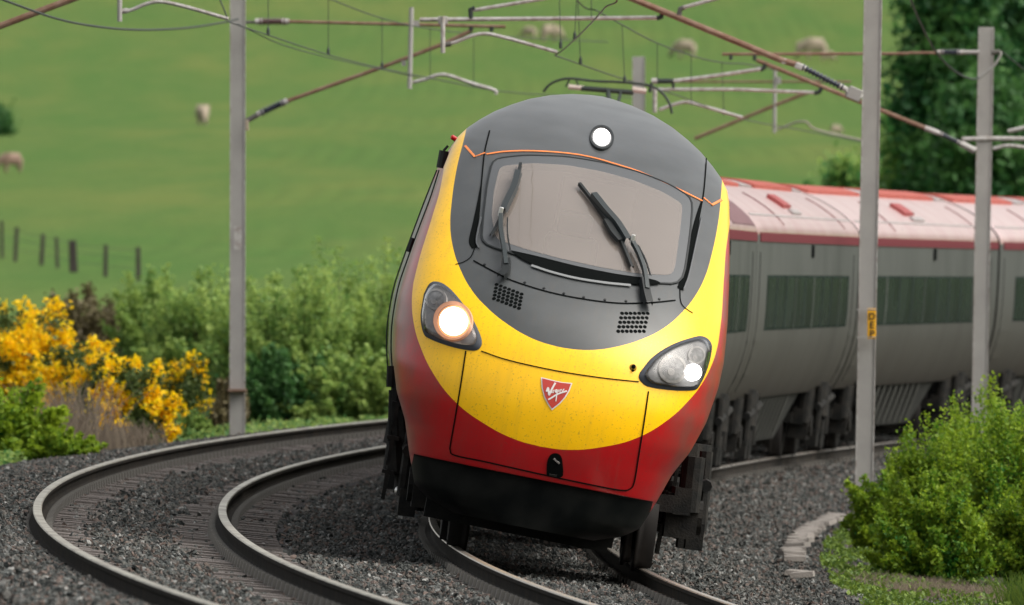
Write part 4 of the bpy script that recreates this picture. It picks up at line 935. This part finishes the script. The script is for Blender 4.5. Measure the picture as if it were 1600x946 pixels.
# far right mast, d = 205
D = 204.6
pipe(mF, 'top_tie', [(1128, 85), (1420, 84)], D, .020, M['rustpipe']); pipe(mF, 'top_tie', [(1420, 83), (1468, 83)], D, .019, M['rustpipe']); insulator(mF, (1470, 82), (1500, 82), D, M['insul'], .045, 8); pipe(mF, 'top_tie', [(1502, 82), (1530, 82)], D, .03, M['galv'])
pipe(mF, 'strut', [(1182, 94), (1290, 138), (1380, 174), (1450, 202)], D, .028, M['rustpipe']); pipe(mF, 'strut', [(1445, 200), (1466, 208)], D, .036, M['tube']); insulator(mF, (1468, 209), (1500, 224), D, M['insul'], .04, 9)
pipe(mF, 'strut', [(1502, 225), (1524, 236)], D, .045, M['galv'])
pipe(mF, 'stay_tube', [(1052, 127), (1110, 120), (1190, 108)], D, .026, M['tube']); pipe(mF, 'tube_hook', [(1188, 110), (1194, 106), (1196, 99)], D, .03, M['wire']); pipe(mF, 'tube_sleeve', [(1027, 127), (1052, 127)], D, .035, M['wire']); pipe(mF, 'tube_sleeve', [(1018, 127), (1027, 127)], D, .04, M['tube'])
pipe(mF, 'registration_tube', [(1018, 140), (1150, 140), (1274, 145)], D, .023, M['tube']); pipe(mF, 'tube_hook', [(1272, 146), (1280, 144), (1284, 137)], D, .03, M['wire'])
pipe(mF, 'dropper_tube', [(1023, 138), (1023, 176)], D - .1, .03, M['tube']); pipe(mF, 'tube_hook', [(1052, 128), (1052, 140)], D, .02, M['wire'])
pipe(mF, 'registration_arm', [(1030, 172), (1055, 163), (1075, 160), (1105, 168), (1160, 184)], D, .023, M['tube'], sm=4)
for x, y in ((1142, 85), (1179, 86)): pipe(mF, 'tie_hook', [(x, y), (x, y + 9)], D, .025, M['wire'])
pipe(mF, 'feeder_bracket', [(1555, 82), (1564, 84), (1552, 104), (1530, 122)], D - .3, .018, M['galv'], sm=4); pipe(mF, 'bracket_pin', [(1548, 83), (1562, 81)], D - .3, .035, M['clip'])
pipe(mF, 'stay_tube', [(1503, 218), (1555, 217), (1640, 218)], D + .3, .033, M['tube']); pipe(mF, 'stay_tube', [(1575, 206), (1600, 200), (1640, 190)], D + 1, .03, M['tube'])
pipe(mF, 'registration_arm', [(1552, 233), (1580, 228), (1640, 238)], D + 1, .028, M['tube'], sm=3)
# blurred next mast, d = 252
D = 251.5
pipe(mB, 'strut', [(1085, 217), (1150, 190), (1210, 165), (1262, 145)], D, .030, M['rustpipe']); pipe(mB, 'dropper_tube', [(1211, 108), (1210, 208)], D, .03, M['galv'])
pipe(mB, 'top_tie', [(1060, 128), (1330, 128)], D, .018, M['rustpipe']); child(mB, 'clamp', MB().box(rel(mB, 1217, 126, D), (.07, .08, .12)), M['galv'])
pipe(mB, 'registration_arm', [(1214, 203), (1245, 191), (1262, 192), (1275, 203), (1350, 220)], D, .018, M['rail_top'], sm=3)
# number plate on the near mast
MBp = MB().box(rel(mN, 1362, 506, 174.6), (.10, .012, .345)); child(mN, 'letter_plate', MBp, M['yplate'], bevel=.004)
for yy in (484, 527): child(mN, 'plate_band', MB().box(rel(mN, 1354, yy, 174.7), (.225, .22, .012)), M['galv'])
for k, ch in enumerate('DEP'):
    cu = bpy.data.curves.new('letter', 'FONT'); cu.body = ch; cu.size = .108; cu.align_x = 'CENTER'; cu.extrude = .002; cu.offset = .001
    tmp = bpy.data.objects.new('t', cu); COL.objects.link(tmp); me = bpy.data.meshes.new_from_object(tmp); bpy.data.objects.remove(tmp)
    me.materials.clear(); me.materials.append(M['print_black']); o = bpy.data.objects.new('letter', me); link(o, mN)
    o.location = rel(mN, 1362.5, 499.5 + 13.6 * k, 174.585); o.rotation_euler = (R_(90), 0, 0)
# wires: each run is its own thing
def wire(label, pts, r=.007, cat='overhead wire', name='overhead_wire', droppers=(), sm=6, mt='wire'):
    """pts: (px, py, depth)"""
    q = spline(pts, sm) if len(pts) > 2 else pts
    g = P(*q[0]); root = empty(name, g, label, cat, 'overhead wires')
    MB().tube([P(*p) - g for p in q], r, 5).build('wire', M[mt], root)
    for (x0, y0, x1, y1, d, kn) in droppers:
        MB().tube([P(x0, y0, d) - g, P(x1, y1, d) - g], .0045, 4).build('dropper_wire', M[mt], root)
        if kn: MB().lathe(P(x1, y1, d) - g, (0, 0, 1), [(-.02, 0), (-.01, .022), (.05, .02), (.08, .006), (.08, 0)], 6).build('dropper_clip', M[mt], root)
    return root
wire('sagging dark return wire crossing the top left corner of the field', [(-60, -25, 150), (10, 2, 155), (90, 30, 163), (160, 43, 170), (225, 47, 178), (290, 44, 188), (345, 36, 198), (372, 30, 203)], .013)
wire('contact wire of the empty track running right from the left mast over the field', [(355, 34, 165), (418, 55, 172), (513, 86, 184), (597, 107, 195), (690, 126, 205), (775, 142, 215), (880, 150, 235), (1000, 152, 262)], .0075,
     droppers=[(419, -10, 419, 53, 172, 1), (513, -5, 513, 84, 184, 1), (597, 28, 597, 106, 195, 1), (672, 44, 672, 122, 203, 0), (740, 60, 740, 135, 212, 1)])
wire('second contact wire just below the first over the empty track', [(372, 38, 167), (440, 70, 175), (520, 92, 184), (600, 110, 195), (655, 122, 202)], .006)
wire('upper carrier wire of the empty track crossing the field left of centre', [(505, -5, 184), (600, 30, 195), (690, 48, 205), (800, 58, 220), (950, 66, 250)], .0075)
_cc = [(800 + F * q.x / q.y, YH + F * (H - q.z) / q.y, q.y) for q in (track(s_, .1, 6.2) for s_ in (-142, -125, -100, -75, -50, -25, 5))]
wire('carrier wire of the near track, passing over the train roof', _cc + [(895, -8, 172), (935, 18, 174.5), (970, 38, 178), (1025, 67, 188), (1090, 90, 197), (1135, 99, 206), (1180, 103, 214), (1340, 140, 255)], .008,
     droppers=[(873, -40, 876, 74, 171, 1), (901, -5, 898, 60, 172, 1), (903, 0, 907, 99, 175, 1), (924, -20, 924, 28, 172, 0), (972, 40, 976, 128, 184, 1), (1027, 68, 1027, 125, 190, 0), (1080, 88, 1080, 165, 196, 0), (1128, 98, 1131, 178, 205, 1)])
_cw = [(800 + F * q.x / q.y, YH + F * (H - q.z) / q.y, q.y) for q in (track(s_, -.15 if s_ < -60 else -.1, 5.35) for s_ in (-142, -125, -100, -75, -50, -25, -5))]
wire('contact wire of the near track curving up out of view above the windscreen', _cw + [(957, -8, 143), (945, 12, 146), (925, 35, 151), (900, 60, 159), (880, 78, 167), (867, 87, 174.5)], .008)
wire('contact wire of the near track touching the pantograph', [(867, 87, 174.5), (907, 101, 180), (950, 116, 185), (985, 127, 189), (1060, 150, 200), (1160, 186, 212), (1260, 205, 235), (1345, 222, 252)], .008)
wire('black feeder cable sagging in front of the dark tree', [(1418, -12, 190), (1438, 35, 193), (1462, 80, 197), (1490, 110, 200), (1515, 123, 203), (1530, 122, 204.4)], .014)
wire('thin cable leaving the far right mast towards the right edge', [(1566, 81, 204.4), (1582, 94, 206), (1640, 140, 214)], .01)
wire('short black jumper wire beside the left mast top', [(340, -8, 165), (350, 15, 165), (356, 30, 165)], .008)

# ------------------------------------------------------------------ vegetation
def leaves_mesh(name, C, size, mt, tint, up=.4, aspect=1.6):
    n = len(C); size = np.broadcast_to(size, n)
    nrm = rng.normal(size=(n, 3)); nrm[:, 2] += up * 1.5; nrm /= np.linalg.norm(nrm, axis=1)[:, None]
    a = np.cross(nrm, rng.normal(size=(n, 3))); a /= np.linalg.norm(a, axis=1)[:, None]; b = np.cross(nrm, a)
    a = a * size[:, None] * .5 * aspect; b = b * size[:, None] * .5; bend = nrm * size[:, None] * .18
    V = np.stack([C - a, C + b - bend * .4 + a * .1, C + a, C - b - bend * .4 + a * .1], 1).reshape(-1, 3)
    f = np.arange(4 * n).reshape(n, 4)
    return fast_mesh(name, V, f, mt, {'tint': np.repeat(np.clip(tint, 0, 1), 4)})
def shrub(name, px, py, d, wid, hgt, nsh, lps, lsize, mt, label, cat='bush', group=None, depth=None, spread=.5, flower=0, flower_mt=None, upright=.6, dep_z=None, tipj=.1, stem_r=.006, fl_top=.45, group_cat=None, tshift=0.0, seedtint=1, upj=False):
    base = P(px, py, d); base.z = float(gz(base.x, base.y)) - .03
    root = empty(name, base, label, cat, group); depth = depth or wid
    st = MB(); L = []; T = []; FL = []; FT = []
    for k in range(nsh):
        ang = rnd.uniform(0, 2 * math.pi); rr = math.sqrt(rnd.random()); bx = rr * math.cos(ang) * wid * .30; by = rr * math.sin(ang) * depth * .30
        tx = rr * math.cos(ang) * wid * .5 + rnd.gauss(0, wid * .05); ty = rr * math.sin(ang) * depth * .5
        hh = hgt * (1 - .55 * rr ** 2.2 + (.22 * math.sin(ang * 3 + px) * rr)) * (rnd.uniform(.5, 1.0) if rnd.random() < .85 or not upj else rnd.uniform(.98, 1.12))
        p0 = np.array([bx * .6, by * .6, 0]); p1 = np.array([bx, by, hh * .5]); p2 = np.array([tx, ty, hh])
        ts = np.linspace(0, 1, 7); pts = [(1 - t) ** 2 * p0 + 2 * t * (1 - t) * p1 + t * t * p2 for t in ts]
        st.tube([tuple(p) for p in pts], [stem_r * (1.6 - 1.3 * t) for t in ts], 3, cap=False)
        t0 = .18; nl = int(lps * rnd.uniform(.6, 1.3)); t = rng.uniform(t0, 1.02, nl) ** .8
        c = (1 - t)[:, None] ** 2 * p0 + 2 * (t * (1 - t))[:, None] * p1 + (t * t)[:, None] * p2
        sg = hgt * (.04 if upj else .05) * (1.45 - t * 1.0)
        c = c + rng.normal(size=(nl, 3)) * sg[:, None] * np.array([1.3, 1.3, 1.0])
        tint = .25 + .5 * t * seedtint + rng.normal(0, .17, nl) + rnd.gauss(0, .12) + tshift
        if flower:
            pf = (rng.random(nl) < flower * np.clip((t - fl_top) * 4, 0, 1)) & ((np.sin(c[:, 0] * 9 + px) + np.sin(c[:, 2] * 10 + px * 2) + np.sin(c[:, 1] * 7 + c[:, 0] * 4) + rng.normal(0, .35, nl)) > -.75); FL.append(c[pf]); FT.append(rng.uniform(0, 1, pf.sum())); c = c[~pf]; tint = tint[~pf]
        ok = c[:, 2] > .02; L.append(c[ok]); T.append(tint[ok])
    st.build('stems', M['twig'], root); C = np.concatenate(L); T = np.concatenate(T)
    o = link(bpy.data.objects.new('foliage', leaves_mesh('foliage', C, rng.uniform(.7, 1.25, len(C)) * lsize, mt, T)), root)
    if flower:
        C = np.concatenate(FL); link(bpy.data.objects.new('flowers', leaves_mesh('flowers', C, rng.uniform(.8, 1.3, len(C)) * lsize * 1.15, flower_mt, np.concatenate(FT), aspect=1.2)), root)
    return root
GB = 'green bushes by the near right mast'
RB = M['leaf_bright']
for px, d, wd, hg, ns, lb in ((1388, 166, 1.0, .98, 90, 'low green bush hugging the foot of the near right mast, leftmost of its clump'),
                              (1470, 162, 1.3, 1.72, 120, 'mid height bright green bush just right of the near mast'),
                              (1585, 158, 1.4, 1.7, 120, 'tallest bright green bush at the right edge below the far mast'),
                              (1462, 153, 1.25, 1.0, 110, 'rounded yellow green bush in front of the taller ones at lower right'),
                              (1640, 150, 1.3, 1.3, 80, 'green bush cut off by the right edge, low down'),
                              (1550, 176, 1.4, 1.75, 90, 'bright green bush reaching up to the foot of the far right mast')):
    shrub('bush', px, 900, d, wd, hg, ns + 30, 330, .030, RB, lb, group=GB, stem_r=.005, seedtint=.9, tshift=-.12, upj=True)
# scrub behind the far track
GS = 'green shrubs beyond the far track'
for i, (px, d, wd, hg, mt, lb) in enumerate((
    (255, 262, 2.0, 1.75, 'leaf_mid', 'mid green shrub behind the small gorse, leftmost of the long thicket'),
    (320, 250, 2.1, 2.0, 'leaf_mid', 'feathery shrub rising just left of the left mast'),
    (410, 246, 2.2, 2.0, 'leaf_mid', 'darker green shrub just right of the left mast'),
    (470, 238, 2.3, 2.15, 'leaf_mid', 'green shrub midway between left mast and train'),
    (530, 250, 2.3, 2.45, 'leaf_mid', 'tallest shrub of the thicket, pale tips on top'),
    (590, 240, 2.3, 2.5, 'leaf_mid', 'green shrub partly hidden by the left flank of the train'),
    (650, 252, 2.3, 2.3, 'leaf_mid', 'green shrub almost wholly hidden behind the train'),
    (440, 228, 1.5, 1.1, 'leaf_dark', 'low dark green shrub at the ballast edge right of the left mast'),
    (520, 228, 1.6, 1.05, 'leaf_mid', 'low green shrub at the ballast edge halfway to the train'),
    (590, 228, 1.5, 1.1, 'leaf_mid', 'low green shrub at the ballast edge beside the train'))):
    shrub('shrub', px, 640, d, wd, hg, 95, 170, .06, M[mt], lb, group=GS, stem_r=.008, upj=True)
# gorse (yellow) and neighbours
GG = 'yellow flowering gorse bushes'
BG, BF = M['broom_green'], M['broom_flower']
for px, d, wd, hg, ns, lb in ((45, 214, 1.5, 1.95, 90, 'big yellow gorse bush at the left edge of the photo'), (125, 206, 1.35, 1.55, 80, 'large yellow gorse bush second from the left edge'),
                              (205, 192, 1.15, 1.15, 90, 'low yellow gorse spilling towards the ballast right of the dry stems'),
                              (150, 198, .9, 1.25, 40, 'yellow gorse between the dry stems and the small sparse gorse')):
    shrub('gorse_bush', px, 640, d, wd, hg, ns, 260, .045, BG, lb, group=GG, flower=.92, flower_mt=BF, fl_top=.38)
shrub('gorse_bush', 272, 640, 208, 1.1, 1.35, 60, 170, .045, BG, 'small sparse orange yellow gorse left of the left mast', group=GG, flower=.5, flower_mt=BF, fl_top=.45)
shrub('shrub', 15, 640, 180, 1.3, 1.05, 70, 190, .05, RB, 'bright green shrub below the gorse at the left edge')
shrub('shrub', 95, 640, 178, 1.0, .42, 50, 130, .045, RB, 'low green shrub on the ballast edge below the dry stems')
shrub('shrub', 300, 640, 205, .8, .45, 40, 120, .05, M['leaf_mid'], 'low dark green tuft at the foot of the left mast')
shrub('shrub', 135, 640, 268, 2.1, 1.5, 70, 120, .06, M['brownleaf'], 'brown bare shrub behind the big gorse')
shrub('shrub', 345, 640, 215, 1.0, .8, 40, 110, .05, M['brownleaf'], 'small brownish shrub hiding behind the left mast')
# dry grass stems
def tussock(px, d, wd, hg, n, mt, label, name='dry_grass', lean=.45):
    base = P(px, 640, d); base.z = float(gz(base.x, base.y)) - .03; V = []; T = []
    for k in range(n):
        x = rnd.gauss(0, wd * .25); y = rnd.gauss(0, wd * .35); h = hg * rnd.uniform(.5, 1.1); lx = rnd.gauss(-lean * .4, lean) * h; z0 = float(gz(base.x + x, base.y + y)) - base.z
        w_ = .006; V += [(x - w_, y, z0), (x + w_, y, z0), (x + lx * .4 + w_ * .7, y, z0 + h * .6), (x + lx * .4 - w_ * .7, y, z0 + h * .6)]
        V += [(x + lx * .4 - w_ * .7, y, z0 + h * .6), (x + lx * .4 + w_ * .7, y, z0 + h * .6), (x + lx + w_ * .2, y, z0 + h), (x + lx - w_ * .2, y, z0 + h)]; T += [rnd.random()] * 8
    o = bpy.data.objects.new(name, fast_mesh(name, np.array(V), np.arange(len(V)).reshape(-1, 4), mt, {'tint': T})); o.location = base; link(o); tag(o, label, 'grass', kind='stuff')
tussock(108, 184, .95, .85, 520, M['straw'], 'pale dry grass stems in front of the gorse')
tussock(190, 186, .9, .35, 400, M['straw'], 'short dry grass along the foot of the low gorse')
tussock(1500, 146, 1.6, .14, 900, M['straw'], 'dry grass under the right hand bushes', lean=.7)
tussock(1430, 150, 1.2, .12, 500, M['straw'], 'flattened straw and twigs round the foot of the leftmost bush', lean=.9)
tussock(1605, 141, .5, .35, 260, M['weed'], 'green and straw grass at the lower right corner')
# weeds on the right cess and along the left ballast edge
def weeds(name, n, fs, fu, label, mt, size=.032, hh=.10):
    s = fs(n); u = fu(n); X = CA + RAD - (RAD + u) * np.cos(s / RAD); Y = CB + (RAD + u) * np.sin(s / RAD)
    c = np.stack([X, Y, gz(X, Y) + rng.random(n) * hh], -1)
    pn = np.sin(X * 6.1 + Y * .53) + np.sin(Y * 1.7 + X * 3) * .8 + np.sin(X * 13 - Y * .9) * .6 + rng.normal(0, .5, len(X)); c = c[pn > .25]
    o = link(bpy.data.objects.new(name, leaves_mesh(name, c, rng.uniform(.6, 1.3, len(c)) * size, mt, rng.random(len(c))))); tag(o, label, 'weeds', kind='stuff')
weeds('weeds', 30000, lambda n: rng.uniform(-15, 34, n), lambda n: -3.0 - np.abs(rng.normal(0, .8, n)), 'low bright green weeds on the ground between trough lids and bushes', M['weed'])
weeds('weeds', 16000, lambda n: rng.uniform(5, 110, n), lambda n: 6.4 + np.abs(rng.normal(0, .9, n)), 'low green weeds along the outer ballast edge', M['leaf_mid'], .045, .16)
# trees behind the train
def tree(px, py, d, h, wd, label, n_cl, mt, group):
    base = P(px, py, d); base.z = float(gz(base.x, base.y)) - .1; r = empty('tree', base, label, 'tree', group)
    tk = MB(); tk.tube([(0, 0, 0), (.05, 0, h * .3), (-.05, .1, h * .6), (.0, 0, h * .92)], [.22, .17, .1, .02], 8)
    C = []; T = []
    for k in range(n_cl):
        z = rnd.uniform(.12, 1) * h; rr = wd / 2 * math.sqrt(max(.05, 1 - ((z / h - .45) / .6) ** 2)); a = rnd.uniform(0, 6.28); q = rr * rnd.uniform(.35, 1.08)
        c = np.array([q * math.cos(a), q * math.sin(a), z]); sz = rnd.uniform(.3, .75)
        tk.tube([(0, 0, z * .75), (c[0] * .5, c[1] * .5, z * .9), tuple(c)], [.05, .03, .01], 4, cap=False)
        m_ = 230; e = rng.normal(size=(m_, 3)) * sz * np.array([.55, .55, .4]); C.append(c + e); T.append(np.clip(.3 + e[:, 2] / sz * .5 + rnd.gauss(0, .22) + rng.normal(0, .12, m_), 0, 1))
    tk.build('trunk', M['twig'], r); C = np.concatenate(C)
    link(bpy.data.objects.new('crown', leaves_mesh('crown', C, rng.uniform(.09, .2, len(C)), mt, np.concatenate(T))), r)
GT = 'dark trees behind the train'
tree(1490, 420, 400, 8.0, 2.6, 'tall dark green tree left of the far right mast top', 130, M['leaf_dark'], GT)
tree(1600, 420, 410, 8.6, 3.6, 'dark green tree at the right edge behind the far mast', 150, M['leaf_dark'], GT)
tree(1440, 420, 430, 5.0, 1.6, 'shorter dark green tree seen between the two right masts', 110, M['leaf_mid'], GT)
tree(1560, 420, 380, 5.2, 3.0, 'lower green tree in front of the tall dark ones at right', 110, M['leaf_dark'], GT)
tree(1332, 420, 450, 2.9, .5, 'small soft green sapling left of the near right mast above the train roof', 30, M['leaf_mid'], GT)
for k_ in range(13):  # unseen trees, added so the carriage windows and sides mirror something dark
    q_ = track(90 + 27 * k_, -17 - (k_ % 3) * 2.5); q_.z = 0
    tree(800 + F * q_.x / q_.y, 420, q_.y, 6.5 + (k_ % 4) * .6, 6.5, 'unseen tree added off to the right to darken the carriage window reflections', 60, M['leaf_dark'], 'unseen trees added for darker reflections')
tree(-12, 228, 820, 1.5, 1.0, 'small dark bush in the field at the left edge', 40, M['leaf_dark'], 'field bushes')

# ------------------------------------------------------------------ field: fence and sheep
fb = P(120, 430, 430); fb.z = float(gz(fb.x, fb.y))
fence = empty('field_fence', fb, 'row of dark weathered fence posts in the field above the gorse', 'fence')
fp = []
for px, ytop, wd, d in ((-20, 340, .10, 470), (3, 345, .10, 462), (25, 355, .12, 455), (66, 370, .13, 446), (89, 376, .10, 440), (114, 380, .24, 430), (165, 390, .12, 420), (216, 392, .13, 410)):
    g = P(px, 400, d); g.z = float(gz(g.x, g.y)); hgt = (YH - ytop) / F * d + H - g.z; hgt = max(hgt, .9)
    MB().box((g - fb) + Vector((0, 0, hgt / 2)), (wd, wd, hgt), Matrix.Rotation(rnd.uniform(-.06, .06), 3, 'Y'), taper=.9).build('post', M['wood'], fence, bevel=.01); fp.append((g - fb, hgt))
for k in (.35, .65, .9):
    MB().tube([p + Vector((0, 0, h * k)) for p, h in fp], .006, 4).build('fence_wire', M['wire'], fence)
def sheep(px, py, d, face, size, label, dark=False, graze=True):
    base = P(px, py, d); base.z = float(gz(base.x, base.y)); 
    # slide the animal along its sight line until its feet meet the ground
    lo, hi = 300, 1300
    for _ in range(40):
        mid = (lo + hi) / 2; q = P(px, py, mid)
        if q.z > float(gz(q.x, q.y)): lo = mid
        else: hi = mid
    base = P(px, py, lo); sc = size * 1.15 * lo / F                          # body length in metres from its size in the photo
    vs = [(0, 0, .55), (.28, 0, .58), (.5, 0, .60), (.66, 0, .58 if not graze else .40), (.80, 0, .62 if not graze else .16),
          (-.28, 0, .57), (-.46, 0, .52), (.3, .13, .32), (.3, .13, .02), (.3, -.13, .32), (.3, -.13, .02), (-.32, .13, .32), (-.30, .13, .02), (-.32, -.13, .32), (-.30, -.13, .02)]
    es = [(0,1),(1,2),(2,3),(3,4),(0,5),(5,6),(1,7),(7,8),(1,9),(9,10),(5,11),(11,12),(5,13),(13,14)]
    rs = [.30, .29, .21, .12, .07, .29, .17, .07, .035, .07, .035, .08, .035, .08, .035]
    r = empty('sheep', base, label, 'sheep', 'sheep grazing in the field'); r.rotation_euler = (0, 0, face)
    me = bpy.data.meshes.new('body'); me.from_pydata(vs, es, []); me.materials.append(M['wool_dark' if dark else 'wool']); o = link(bpy.data.objects.new('body', me), r)
    sk = o.modifiers.new('skin', 'SKIN'); me.skin_vertices or me.attributes
    for i, q in enumerate(rs): me.skin_vertices[0].data[i].radius = (q, q)
    me.skin_vertices[0].data[0].use_root = True; sb = o.modifiers.new('sub', 'SUBSURF'); sb.levels = sb.render_levels = 2
    hx, hz = (.80, .16) if graze else (.80, .62)
    MB().lathe((hx - .08, 0, hz + .05), (.8, 0, -.6 if graze else -.2), [(-.08, .03), (-.05, .08), (.04, .075), (.14, .05), (.17, .02), (.17, 0)], 10).build('face', M['sheepface'], r, smooth=True)
    MB().box((hx - .1, .1, hz + .1), (.04, .12, .05)).box((hx - .1, -.1, hz + .1), (.04, .12, .05)).build('ears', M['sheepface'], r, bevel=.01)
    r.scale = (sc / 1.15,) * 3; return r
sheep(316, 196, 900, R_(-80), 36, 'single pale sheep facing the camera in the open field left of centre')
sheep(20, 270, 800, R_(195), 36, 'brownish sheep at the left edge of the field', True)
sheep(829, 61, 1000, R_(160), 22, 'smaller pale sheep of the pair above the train nose')
sheep(858, 66, 1000, R_(20), 32, 'larger pale sheep of the pair above the train nose')
sheep(1073, 92, 1000, R_(170), 34, 'pale sheep just right of the brown diagonal strut above the train')
sheep(1252, 82, 1000, R_(0), 20, 'small sheep, leftmost of the three near the mast top')
sheep(1275, 94, 1000, R_(185), 40, 'largest sheep of the three left of the near right mast')
sheep(1291, 97, 1000, R_(10), 20, 'lamb, rightmost of the three left of the near right mast')
sheep(1305, 211, 1000, R_(30), 18, 'small pale lamb lower in the field left of the near right mast')
